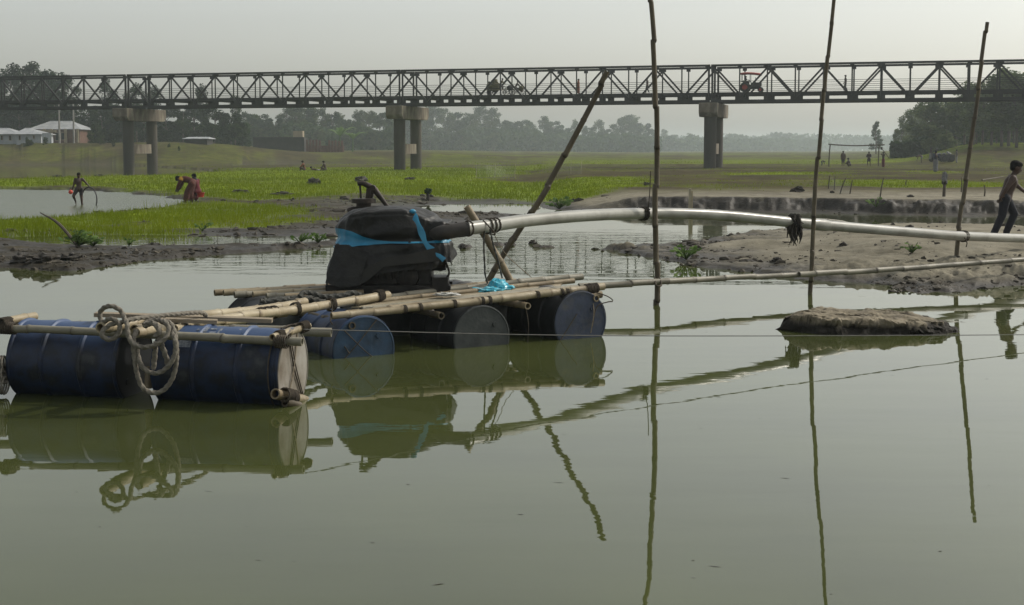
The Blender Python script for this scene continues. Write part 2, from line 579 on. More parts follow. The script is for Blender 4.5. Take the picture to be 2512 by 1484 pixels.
POLY_CREEK2 = GP((560, 409), (760, 406), (900, 404), (980, 405), (980, 402), (760, 401), (600, 402))
POLY_PUDDLE = GP((1650, 416), (1716, 415), (1716, 412), (1660, 413))
POLY_PUDDLE2 = GP((1040, 497), (1130, 494), (1200, 489), (1100, 490), (1000, 495))
POLY_BAR = GP((1500, 615), (1560, 628), (1640, 641), (1700, 651), (1800, 663), (1850, 672), (1900, 677), (2000, 684), (2090, 690), (2150, 690), (2190, 700), (2200, 712), (2250, 719), (2330, 716), (2440, 704),
              (2512, 700), (2900, 700), (3500, 690), (3500, 585), (2900, 575), (2512, 572), (2300, 566), (2100, 562), (1950, 563), (1860, 571), (1800, 580), (1740, 592), (1640, 600), (1560, 606))
GRASS_POLYS = [
    GP((-900, 596), (0, 586), (250, 581), (420, 577), (540, 566), (640, 548), (760, 528), (800, 517), (640, 506), (520, 500), (470, 505), (300, 527), (100, 545), (-900, 560)),
    GP((-900, 462), (200, 464), (400, 476), (490, 494), (640, 500), (830, 486), (900, 480), (1000, 484), (1150, 491), (1300, 499), (1420, 499), (1520, 490), (1590, 482), (1580, 455), (1300, 455), (1180, 446), (1330, 430), (1240, 420), (1080, 413), (560, 416), (500, 428), (0, 446), (-900, 446)),
    GP((560, 572), (700, 563), (790, 548), (700, 545), (600, 552)),
    GP((1793, 448), (2064, 447), (2064, 438), (1900, 438), (1793, 441)),
    GP((2030, 468), (2060, 484), (2200, 487), (2459, 486), (2459, 474), (2200, 465), (2046, 464)),
    GP((2231, 443), (2360, 443), (2360, 437), (2231, 434)),
    GP((1320, 413), (1650, 411), (2080, 411), (2400, 411), (2600, 409), (2600, 400), (2080, 399), (1650, 398), (1330, 399)),
    GP((1180, 424), (1300, 425), (1420, 414), (1330, 409), (1180, 412)),
]
def dense(poly, X, Y, k=.04):
    d = np.hypot(X, Y)
    return sdp(poly, X, Y) + (fbm(X * .55, Y * .55, 4) - .5) * d * k

def terrain_height(X, Y):
    d = np.maximum(Y, 3)
    wob = (fbm(X * .9, Y * .9, 4) - .5)
    fine = (fbm(X * 4.2, Y * 4.2, 4) - .5)
    a = 512 + F * X / d                                   # direction of the point, as an image column
    h = np.full(X.shape, -.38)
    # fields beyond the water: low marsh at the left, a cut bank at the right
    sf = sdp(POLY_FIELD, X, Y) + wob * .55
    wr = ss(1.2, 4.2, X) * ss(34, 39, Y)
    rag = (fbm(X * .55 + 50, Y * .4, 4) - .5) * .9 + (fbm(X * 5.3 + 3, Y * 5.3, 4) - .5) * .4
    top = .10 + .05 * ss(45, 90, Y) + wr * (.33 - .10 * ss(60, 120, Y))
    prof_l = .75 * ss(0, 1.6, sf) + .25 * ss(1.5, 9, sf)
    rg2 = fbm(X * 2.3 + 11, Y * 2.3, 4) - .5
    prof_r = .16 * ss(-.2, .45, sf + rg2 * .5) + .50 * ss(.30 + rag * .5, .62 + rag * .6 + rg2 * .3, sf) + .34 * ss(.55 + rag * .5 + rg2 * .5, .85 + rag * .6 + rg2 * .6, sf)
    prof = prof_l * (1 - wr) + prof_r * wr
    land = -.38 + ss(-1.2, 0, sf) * .38 + top * prof
    land = land + np.where(sf > 0, (wob * .10 + fine * .055) * ss(0, 1.0, sf), 0) * (1 - .2 * wr)
    h = np.maximum(h, land)
    for pl, dep in ((POLY_POOL, .30), (POLY_CREEK, .5), (POLY_CREEK2, .5), (POLY_PUDDLE, .5), (POLY_PUDDLE2, .25)):
        sp = sdp(pl, X, Y) + wob * np.minimum(2.4, d * .05) + fine * np.minimum(.8, d * .014)
        h = h - np.where(sp > -.3, ss(-.3, 1.0, sp) * (dep + .15), 0)
    # mud ridge at the left
    sr = sdp(POLY_RIDGE, X, Y) + wob * .5 + fine * .2
    hr = -.38 + ss(-.9, 0, sr) * .38 + .06 * ss(.0, .16 + .3 * ss(-4.2, -2.2, X), sr) + np.where(sr > 0, (wob * .08 + fine * .09) * ss(0, .5, sr), 0)
    h = np.maximum(h, hr)
    # sand bar at the right
    sb = sdp(POLY_BAR, X, Y) + wob * .7 + fine * .25
    hb = -.38 + ss(-1.0, 0, sb) * .38 + .05 * ss(0, .18, sb) + .20 * ss(.1, 3.6, sb) + .10 * ss(1.2, 3.2, sb) * ss(4.5, 6.5, X)
    rough = ss(.45, .62, fbm(X * .5 + 9, Y * .5, 3)) * .7 + ss(2.0, .1, sb) * .8
    hb = hb + np.where(sb > 0, (wob * .12 + fine * .12 * rough * (.25 + .75 * ss(2.2, .4, sb))) * ss(0, .5, sb), 0)
    # a second, lower hummock at the front of the bar
    c = G(2400, 690)
    q = ((X - c[0]) / 1.7) ** 2 + ((Y - c[1] - .5) / .9) ** 2
    hb = hb + np.where(sb > -.2, .14 * np.exp(-q) * (1 + fine * 1.2), 0)
    h = np.maximum(h, hb)
    # small mud banks standing out of the shallows in mid river
    for (fx, fy, rx, ry, hh) in ((1140, 606, .25, .3, .05), (1215, 602, .3, .3, .05), (1245, 600, .3, .25, .04), (1545, 612, .9, .5, .07), (1600, 617, 1.2, .4, .05), (1340, 607, .35, .3, .03),
                                 (1180, 532, 1.6, .7, .05), (1270, 535, 1.2, .6, .04), (720, 610, 1.2, .3, .05), (380, 604, .8, .3, .04)):
        cx, cyy = G(fx, fy)
        q = ((X - cx) / rx) ** 2 + ((Y - cyy) / ry) ** 2
        g = np.exp(-q)
        h = np.maximum(h, -.38 + np.sqrt(g) * (.385 + hh * (1 + fine * 4)))
    # far banks
    lf = ss(430, 120, a)
    toe = 168 + (1 - lf) * 25
    hl = (2.75 * ss(330, 190, a) + 1.25 * ss(620, 380, a) * (1 - ss(330, 190, a)))
    bank = hl * ss(0, 1, (Y - toe) / 30.0)
    bump = .9 * np.exp(-(((X + 43) / 8.0) ** 2 + ((Y - 186) / 9.0) ** 2))
    right = 2.3 * ss(895, 985, a) * ss(118, 165, Y) + .5 * ss(845, 900, a) * ss(135, 170, Y) * (1 - ss(895, 985, a))
    farland = .5 * ss(170, 420, Y)
    und = (fbm(X * .05, Y * .05, 3) - .5) * .5 * ss(140, 260, Y)
    h = h + np.where(Y > 110, bank + bump + right + farland + und, 0)
    return h

def cut_mask(X, Y):
    wob = (fbm(X * .9, Y * .9, 4) - .5)
    sf = sdp(POLY_FIELD, X, Y) + wob * .55
    rag = (fbm(X * .55 + 50, Y * .4, 4) - .5) * .9 + (fbm(X * 5.3 + 3, Y * 5.3, 4) - .5) * .4
    return ss(1.2, 4.2, X) * ss(34, 39, Y) * ss(1.0 + rag * .7, .74 + rag * .6, sf) * (Y < 60)
def grass_mask(X, Y, Z):
    g = np.zeros(X.shape)
    d = np.hypot(X, Y)
    for i, pl in enumerate(GRASS_POLYS):
        g = np.maximum(g, ss(-.020, .028, dense(pl, X, Y, .05) / d))
    n = fbm(X * .8, Y * .8, 4)
    n2 = fbm(X * .12, Y * .12, 4)
    g = g * ss(.22, .42, n + .12) * (1 - ss(48, 44, Y) * (1 - ss(.30, .52, fbm(X * .45 + 7, Y * .7, 4) + .10)))
    g = g * (.68 + .32 * ss(.30, .52, fbm(X * .16 + 2, Y * .22, 4)))
    far = ss(100, 160, Y)
    n3 = fbm(X * .4 + 3, Y * .15, 4)
    g = np.maximum(g * (1 - far * .35), far * ss(.38, .62, n2 * .6 + n3 * .4) * (.38 - .16 * ss(-10, -30, X)))
    scrub = .22 * ss(.40, .62, fbm(X * .25, Y * .25, 4)) * ss(43, 52, Y)
    g = np.maximum(g, scrub)
    return g * ss(-.16, -.02, Z)

# ------------------------------------------------------------------ ground sheet
def make_ground():
    cols = np.concatenate([np.linspace(-700, -60, 60), np.linspace(-58, 1082, 860), np.linspace(1084, 1724, 60)])
    ys = np.concatenate([np.linspace(640, 310, 60), np.linspace(309.6, 219, 265), np.linspace(218.9, 203.1, 150), np.linspace(203, 196, 20), np.linspace(195.7, 166, 110)])
    dd = np.concatenate([F * H / (ys - HY), np.geomspace(165, 3000, 70)])
    A, D = np.meshgrid((cols - 512) / F, dd)
    X, Y = A * D, D
    Z = terrain_height(X, Y)
    nr, nc = X.shape
    co = np.stack([X, Y, Z], -1).reshape(-1, 3).astype(np.float32)
    me = bpy.data.meshes.new('ground')
    me.vertices.add(nr * nc)
    me.vertices.foreach_set('co', co.ravel())
    i = np.arange((nr - 1) * (nc - 1))
    r, c = i // (nc - 1), i % (nc - 1)
    a = r * nc + c
    q = np.stack([a, a + 1, a + nc + 1, a + nc], -1).astype(np.int32)
    me.loops.add(q.size)
    me.loops.foreach_set('vertex_index', q.ravel())
    me.polygons.add(len(q))
    me.polygons.foreach_set('loop_start', np.arange(0, q.size, 4, dtype=np.int32))
    me.polygons.foreach_set('use_smooth', np.ones(len(q), bool))
    g = grass_mask(X, Y, Z)
    at = me.attributes.new('grass', 'FLOAT', 'POINT')
    at.data.foreach_set('value', g.ravel().astype(np.float32))
    wet = 1 - ss(.02, .16, Z + (fbm(X * 2, Y * 2, 3) - .5) * .08)
    wet = np.maximum(wet, cut_mask(X, Y))
    wet = np.where(Y > 130, wet * .4, wet)
    at = me.attributes.new('wet', 'FLOAT', 'POINT')
    at.data.foreach_set('value', wet.ravel().astype(np.float32))
    dry = ss(54, 43, Y) * ss(0, 3, X)
    at = me.attributes.new('sand', 'FLOAT', 'POINT')
    at.data.foreach_set('value', dry.ravel().astype(np.float32))
    me.update()
    me.validate()
    m = bpy.data.materials.new('mud_sand_and_grass')
    m.use_nodes = True
    n, l = m.node_tree.nodes, m.node_tree.links
    b = n['Principled BSDF']
    tc = n.new('ShaderNodeTexCoord')
    def nz(scale, det=6, st=None):
        t = n.new('ShaderNodeTexNoise')
        t.inputs['Scale'].default_value = scale
        t.inputs['Detail'].default_value = det
        t.inputs['Roughness'].default_value = .65
        l.new(tc.outputs['Object'], t.inputs['Vector'])
        return t.outputs[0]
    def ramp(src, stops):
        t = n.new('ShaderNodeValToRGB')
        e = t.color_ramp.elements
        while len(e) < len(stops):
            e.new(.5)
        for k, (p, c_) in enumerate(stops):
            e[k].position = p
            e[k].color = (*c_, 1)
        l.new(src, t.inputs[0])
        return t.outputs[0]
    def mix(f, x, y):
        t = n.new('ShaderNodeMix')
        t.data_type = 'RGBA'
        l.new(f, t.inputs[0])
        l.new(x, t.inputs[6])
        l.new(y, t.inputs[7])
        return t.outputs[2]
    def attr(nm):
        t = n.new('ShaderNodeAttribute')
        t.attribute_name = nm
        return t.outputs['Fac']
    sandc = ramp(nz(1.1, 9), [(.3, (.13, .118, .086)), (.5, (.215, .197, .150)), (.72, (.28, .260, .204))])
    soilc = ramp(nz(.6, 9), [(.3, (.026, .020, .008)), (.5, (.046, .037, .015)), (.7, (.072, .058, .026))])
    wetc = ramp(nz(2.2, 8), [(.3, (.012, .010, .007)), (.55, (.028, .023, .016)), (.75, (.060, .050, .034))])
    grc = ramp(nz(.35, 9), [(.3, (.085, .110, .006)), (.5, (.135, .190, .003)), (.7, (.18, .235, .004))])
    c1 = mix(attr('sand'), soilc, sandc)
    c2 = mix(attr('wet'), c1, wetc)
    ga = n.new('ShaderNodeMath'); ga.operation = 'MULTIPLY_ADD'
    gb_ = n.new('ShaderNodeMath'); gb_.operation = 'SUBTRACT'; gb_.inputs[1].default_value = .5
    l.new(nz(.9, 8), gb_.inputs[0])
    ga.inputs[1].default_value = 1.1
    l.new(gb_.outputs[0], ga.inputs[0])
    l.new(attr('grass'), ga.inputs[2])
    gc = n.new('ShaderNodeMath'); gc.operation = 'MULTIPLY'; gc.use_clamp = True
    gs = n.new('ShaderNodeMapRange'); gs.inputs[2].default_value = .25
    l.new(attr('grass'), gs.inputs[0])
    l.new(ga.outputs[0], gc.inputs[0]); l.new(gs.outputs[0], gc.inputs[1])
    c3 = mix(gc.outputs[0], c2, grc)
    pv = n.new('ShaderNodeMapRange')
    pv.inputs[1].default_value, pv.inputs[2].default_value = .3, .7
    pv.inputs[3].default_value, pv.inputs[4].default_value = .62, 1.30
    l.new(nz(.085, 9), pv.inputs[0])
    vm = n.new('ShaderNodeVectorMath'); vm.operation = 'SCALE'
    l.new(c3, vm.inputs[0]); l.new(pv.outputs[0], vm.inputs['Scale'])
    l.new(vm.outputs[0], b.inputs['Base Color'])
    mr = n.new('ShaderNodeMapRange')
    mr.inputs[3].default_value, mr.inputs[4].default_value = .92, .55
    l.new(attr('wet'), mr.inputs[0])
    l.new(mr.outputs[0], b.inputs['Roughness'])
    ms = n.new('ShaderNodeMapRange')
    ms.inputs[3].default_value, ms.inputs[4].default_value = .05, .28
    l.new(attr('wet'), ms.inputs[0])
    l.new(ms.outputs[0], b.inputs['Specular IOR Level'])
    bp = n.new('ShaderNodeBump')
    bp.inputs['Strength'].default_value = .55
    bp.inputs['Distance'].default_value = .06
    l.new(nz(7, 8), bp.inputs['Height'])
    l.new(bp.outputs[0], b.inputs['Normal'])
    me.materials.append(m)
    o = bpy.data.objects.new('ground', me)
    COL.objects.link(o)
    return tag(o, 'muddy river flats of sand, wet mud and grass reaching to the horizon', None, None, 'structure')
make_ground()

def hz(x, y):
    return float(terrain_height(np.array([[x]], float), np.array([[y]], float))[0, 0])

# ------------------------------------------------------------------ water
def make_water():
    mb = MB()
    mb.add([(-260, -30, 0), (260, -30, 0), (260, 330, 0), (-260, 330, 0)], [(0, 1, 2, 3)], False)
    m = bpy.data.materials.new('turbid_river_water')
    m.use_nodes = True
    n, l = m.node_tree.nodes, m.node_tree.links
    b = n['Principled BSDF']
    tc = n.new('ShaderNodeTexCoord')
    def nz(scale, det, st=(1, 1, 1)):
        mp = n.new('ShaderNodeMapping')
        mp.inputs['Scale'].default_value = st
        l.new(tc.outputs['Object'], mp.inputs[0])
        t = n.new('ShaderNodeTexNoise')
        t.inputs['Scale'].default_value = scale
        t.inputs['Detail'].default_value = det
        l.new(mp.outputs[0], t.inputs['Vector'])
        return t.outputs[0]
    def math_(op, a, c):
        t = n.new('ShaderNodeMath')
        t.operation = op
        for i, v in enumerate((a, c)):
            if isinstance(v, (int, float)):
                t.inputs[i].default_value = v
            else:
                l.new(v, t.inputs[i])
        return t.outputs[0]
    cr = n.new('ShaderNodeValToRGB')
    cr.color_ramp.elements[0].position, cr.color_ramp.elements[1].position = .3, .7
    cr.color_ramp.elements[0].color = (.044, .052, .018, 1)
    cr.color_ramp.elements[1].color = (.062, .073, .023, 1)
    l.new(nz(.5, 3), cr.inputs[0])
    l.new(cr.outputs[0], b.inputs['Base Color'])
    b.inputs['IOR'].default_value = 1.35
    # ripples: a broken current where the channel runs past the bar, calm water near the bank
    sp = n.new('ShaderNodeSeparateXYZ')
    l.new(tc.outputs['Object'], sp.inputs[0])
    def band(v, a0, a1, b0, b1):
        t1 = n.new('ShaderNodeMapRange'); t1.interpolation_type = 'SMOOTHSTEP'
        t1.inputs[1].default_value, t1.inputs[2].default_value = a0, a1
        l.new(v, t1.inputs[0])
        t2 = n.new('ShaderNodeMapRange'); t2.interpolation_type = 'SMOOTHSTEP'
        t2.inputs[1].default_value, t2.inputs[2].default_value = b0, b1
        t2.inputs[3].default_value, t2.inputs[4].default_value = 1, 0
        l.new(v, t2.inputs[0])
        return math_('MULTIPLY', t1.outputs[0], t2.outputs[0])
    cur = band(sp.outputs[1], 21, 24, 29, 34)
    pool = math_('MULTIPLY', band(sp.outputs[1], 34, 39, 75, 90), band(sp.outputs[0], -60, -50, -12, -8))
    l.new(math_('ADD', math_('MULTIPLY', pool, .24), .012), b.inputs['Roughness'])
    patch = nz(.10, 2, (1, .5, 1))
    amp = math_('ADD', math_('MULTIPLY', cur, .0062), math_('ADD', math_('MULTIPLY', pool, .07), .0010))
    w1 = math_('MULTIPLY', nz(1.5, 3, (.55, 1.6, 1)), amp)
    w2 = math_('MULTIPLY', nz(.55, 2, (.6, 1.5, 1)), .0040)
    w3 = math_('MULTIPLY', nz(9.0, 3, (.7, 1.4, 1)), .00012)
    hgt = math_('ADD', w1, math_('ADD', w2, w3))
    bp = n.new('ShaderNodeBump')
    bp.inputs['Strength'].default_value = 1.0
    bp.inputs['Distance'].default_value = 1.0
    l.new(hgt, bp.inputs['Height'])
    l.new(bp.outputs[0], b.inputs['Normal'])
    o = mb.build('river_water', m)
    return tag(o, 'still olive green river water', None, None, 'structure')
make_water()

# ------------------------------------------------------------------ bridge
BA, BB = Vector((-48.0, 132.0, 0)), Vector((38.85, 107.0, 0))      # ground line under the near truss
BU = (BB - BA)
BLEN = BU.length
BU.normalize()
BN = Vector((-BU.y, BU.x, 0))                                      # across the bridge, away from the viewer
if BN.y < 0:
    BN = -BN
BW = 3.5
Z_BOT, Z_TOP, Z_DECK = 5.66, 8.72, 6.46
JT = [.149, .441, .737]                                            # joints over the piers
SPAN = .294 * BLEN
def bpos(s, w=0.0, z=0.0):
    return BA + BU * s + BN * w + Vector((0, 0, z))
def col_of(p):
    return 512 + F * p.x / p.y
bridge = thing('truss_bridge', bpos(.441 * BLEN, BW / 2, Z_BOT), 'long dark steel truss road bridge crossing the whole river on concrete piers', 'bridge')
def in_view(s):
    return -70 < col_of(bpos(s)) < 1100
for k in range(4):
    s0 = JT[0] * BLEN - SPAN + k * SPAN + .14
    s1 = s0 + SPAN - .28
    npan = 12
    step = (s1 - s0) / npan
    for w, side in ((0.0, -1), (BW, 1)):
        vis = [i for i in range(npan + 1) if in_view(s0 + i * step)]
        if not vis:
            continue
        a, b = vis[0], vis[-1]
        sa, sb = s0 + a * step, s0 + b * step
        e0 = .1 if a == 0 else .0
        tr = MB()
        tr.beam(bpos(sa - e0, w, Z_TOP - .085), bpos(sb + e0, w, Z_TOP - .085), .2, .17)
        truss = tr.build('truss', 'steel', bridge)                # carries its own top chord
        MB().beam(bpos(sa - e0, w, Z_BOT + .11), bpos(sb + e0, w, Z_BOT + .11), .24, .22).build('bottom_chord', 'steel', truss)
        MB().beam(bpos(sa - e0, w + side * -.16, Z_DECK - .10), bpos(sb + e0, w + side * -.16, Z_DECK - .10), .10, .22).build('deck_edge_beam', 'steel', truss)
        for i in vis:
            s = s0 + i * step
            wv = .15 if i in (0, npan) else .10
            MB().beam(bpos(s, w, Z_BOT + .24), bpos(s, w, Z_TOP - .17), wv, wv).build('vertical', 'steel', truss)
            gw = .72 if i % 2 else .55
            MB().box(bpos(s, w + side * -.07, Z_BOT + .45), (gw, .03, .56), Matrix.Rotation(math.atan2(BU.y, BU.x), 3, 'Z')).build('gusset_plate', 'steel', truss)
            tw = .34 if i % 2 else .62
            MB().box(bpos(s, w + side * -.07, Z_TOP - .26), (tw, .03, .22), Matrix.Rotation(math.atan2(BU.y, BU.x), 3, 'Z')).build('gusset_plate', 'steel', truss)
            if i < npan and i + 1 in vis:
                zz = (Z_TOP - .30, Z_BOT + .35) if i % 2 == 0 else (Z_BOT + .35, Z_TOP - .30)
                MB().beam(bpos(s, w, zz[0]), bpos(s + step, w, zz[1]), .12, .14).build('diagonal', 'steel', truss)
        for j, zr in enumerate((.10, .42, .75)):
            MB().tube([bpos(sa, w + side * -.12, Z_DECK + zr + .15), bpos(sb, w + side * -.12, Z_DECK + zr + .15)], .018, 5).build('railing_pipe', 'steel', truss)
    vis = [i for i in range(npan + 1) if in_view(s0 + i * step)]
    if vis:
        sa, sb = s0 + vis[0] * step, s0 + vis[-1] * step
        dk = MB().beam(bpos(sa, BW / 2, Z_DECK - .02), bpos(sb, BW / 2, Z_DECK - .02), BW - .5, .10).build('deck', 'steel', bridge)
        for i in vis:
            MB().beam(bpos(s0 + i * step, .13, Z_DECK - .20), bpos(s0 + i * step, BW - .13, Z_DECK - .20), .14, .22).build('cross_beam', 'steel', dk)
            if i + 1 in vis:
                c0, c1 = (.15, BW - .15) if i % 2 else (BW - .15, .15)
                MB().beam(bpos(s0 + i * step, c0, Z_BOT + .17), bpos(s0 + (i + 1) * step, c1, Z_BOT + .17), .07, .07).build('wind_brace', 'steel', dk)

def pier(t, label, zb):
    s = t * BLEN
    c = bpos(s, BW / 2 + .35, zb)
    p = thing('bridge_pier', c, label, 'bridge pier', 'concrete piers under the bridge')
    rot = Matrix.Rotation(math.atan2(BU.y, BU.x), 3, 'Z')
    cap = MB()
    L, Wd, z0, z1 = 6.9, 1.5, 4.50, 5.62
    vs = []
    for (hw, zz) in ((L / 2 - .35, z0), (L / 2, z0 + .35), (L / 2, z1)):
        for x, y in ((-Wd / 2, -hw), (Wd / 2, -hw), (Wd / 2, hw), (-Wd / 2, hw)):
            q = rot @ Vector((x, y, 0))
            vs.append(Vector((c.x, c.y, zz)) + q)
    fs = [(3, 2, 1, 0), (8, 9, 10, 11)]
    for lv in (0, 4):
        for i in range(4):
            j = (i + 1) % 4
            fs.append((lv + i, lv + j, lv + 4 + j, lv + 4 + i))
    cap.add(vs, fs, False)
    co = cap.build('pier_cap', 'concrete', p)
    bv = co.modifiers.new('bevel', 'BEVEL'); bv.width = .05; bv.segments = 2
    for sg in (-1, 1):
        q = Vector((c.x, c.y, 0)) + BN * (2.05 * sg)
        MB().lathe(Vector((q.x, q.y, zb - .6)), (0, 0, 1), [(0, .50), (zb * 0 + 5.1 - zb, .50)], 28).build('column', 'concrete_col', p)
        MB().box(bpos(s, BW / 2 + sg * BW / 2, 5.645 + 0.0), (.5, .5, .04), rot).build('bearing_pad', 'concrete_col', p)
    q0, q1 = Vector((c.x, c.y, 1.95)) - BN * 1.56, Vector((c.x, c.y, 1.95)) + BN * 1.56
    MB().beam(q0, q1, .45, .86).build('tie_beam', 'concrete', p)
    return p
pier(JT[0], 'twin-column concrete pier standing in water by the tin-roofed houses', .0)
pier(JT[1], 'twin-column concrete pier on green grass behind the covered engine', .12)
pier(JT[2], 'twin-column concrete pier between the two tallest bamboo poles, beside a puddle', .3)

# ------------------------------------------------------------------ people
def remesh_obj(mb, name, m, parent, vox, smooth_it=3):
    me = mb.mesh(name + '_raw', world_loc(parent))
    o = bpy.data.objects.new(name, me)
    COL.objects.link(o)
    md = o.modifiers.new('r', 'REMESH')
    md.mode = 'VOXEL'
    md.voxel_size = vox
    md.use_smooth_shade = True
    sm = o.modifiers.new('s', 'SMOOTH')
    sm.iterations = smooth_it
    sm.factor = .5
    dg = bpy.context.evaluated_depsgraph_get()
    ne = bpy.data.meshes.new_from_object(o.evaluated_get(dg))
    o.modifiers.clear()
    old = o.data
    o.data = ne
    bpy.data.meshes.remove(old)
    ne.name = name
    ne.materials.clear()
    ne.materials.append(M[m])
    ne.polygons.foreach_set('use_smooth', [True] * len(ne.polygons))
    o.parent = parent
    return o

STD = dict(pelvis=(0, 0, .52), spine=(0, 0, .62), chest=(0, .005, .735), neck=(0, .0, .835), head=(0, .012, .905),
           shL=(-.10, 0, .80), elL=(-.135, -.01, .64), wrL=(-.135, .02, .50), shR=(.10, 0, .80), elR=(.135, -.01, .64), wrR=(.135, .02, .50),
           hiL=(-.052, 0, .50), knL=(-.056, .012, .28), anL=(-.056, -.005, .05), hiR=(.052, 0, .50), knR=(.056, .012, .28), anR=(.056, -.005, .05))
RAD = dict(pelvis=.072, spine=.066, chest=.076, neck=.031, head=.056, shL=.040, elL=.027, wrL=.019, shR=.040, elR=.027, wrR=.019,
           hiL=.060, knL=.037, anL=.024, hiR=.060, knR=.037, anR=.024)
BONES = [('pelvis', 'spine'), ('spine', 'chest'), ('chest', 'neck'), ('chest', 'shL'), ('shL', 'elL'), ('elL', 'wrL'), ('chest', 'shR'), ('shR', 'elR'), ('elR', 'wrR'),
         ('pelvis', 'hiL'), ('hiL', 'knL'), ('knL', 'anL'), ('pelvis', 'hiR'), ('hiR', 'knR'), ('knR', 'anR'), ('neck', 'head')]
def capsule(mb, a, b, ra, rb, seg=10):
    a, b = Vector(a), Vector(b)
    d = (b - a)
    if d.length < 1e-5:
        d = Vector((0, 0, .001))
    t = d.normalized()
    pts, rr = [], []
    for k in (90, 60, 30):
        pts.append(a - t * ra * math.sin(R(k))); rr.append(max(.0008, ra * math.cos(R(k))))
    pts += [a, b]; rr += [ra, rb]
    for k in (30, 60, 90):
        pts.append(b + t * rb * math.sin(R(k))); rr.append(max(.0008, rb * math.cos(R(k))))
    mb.tube(pts, rr, seg)

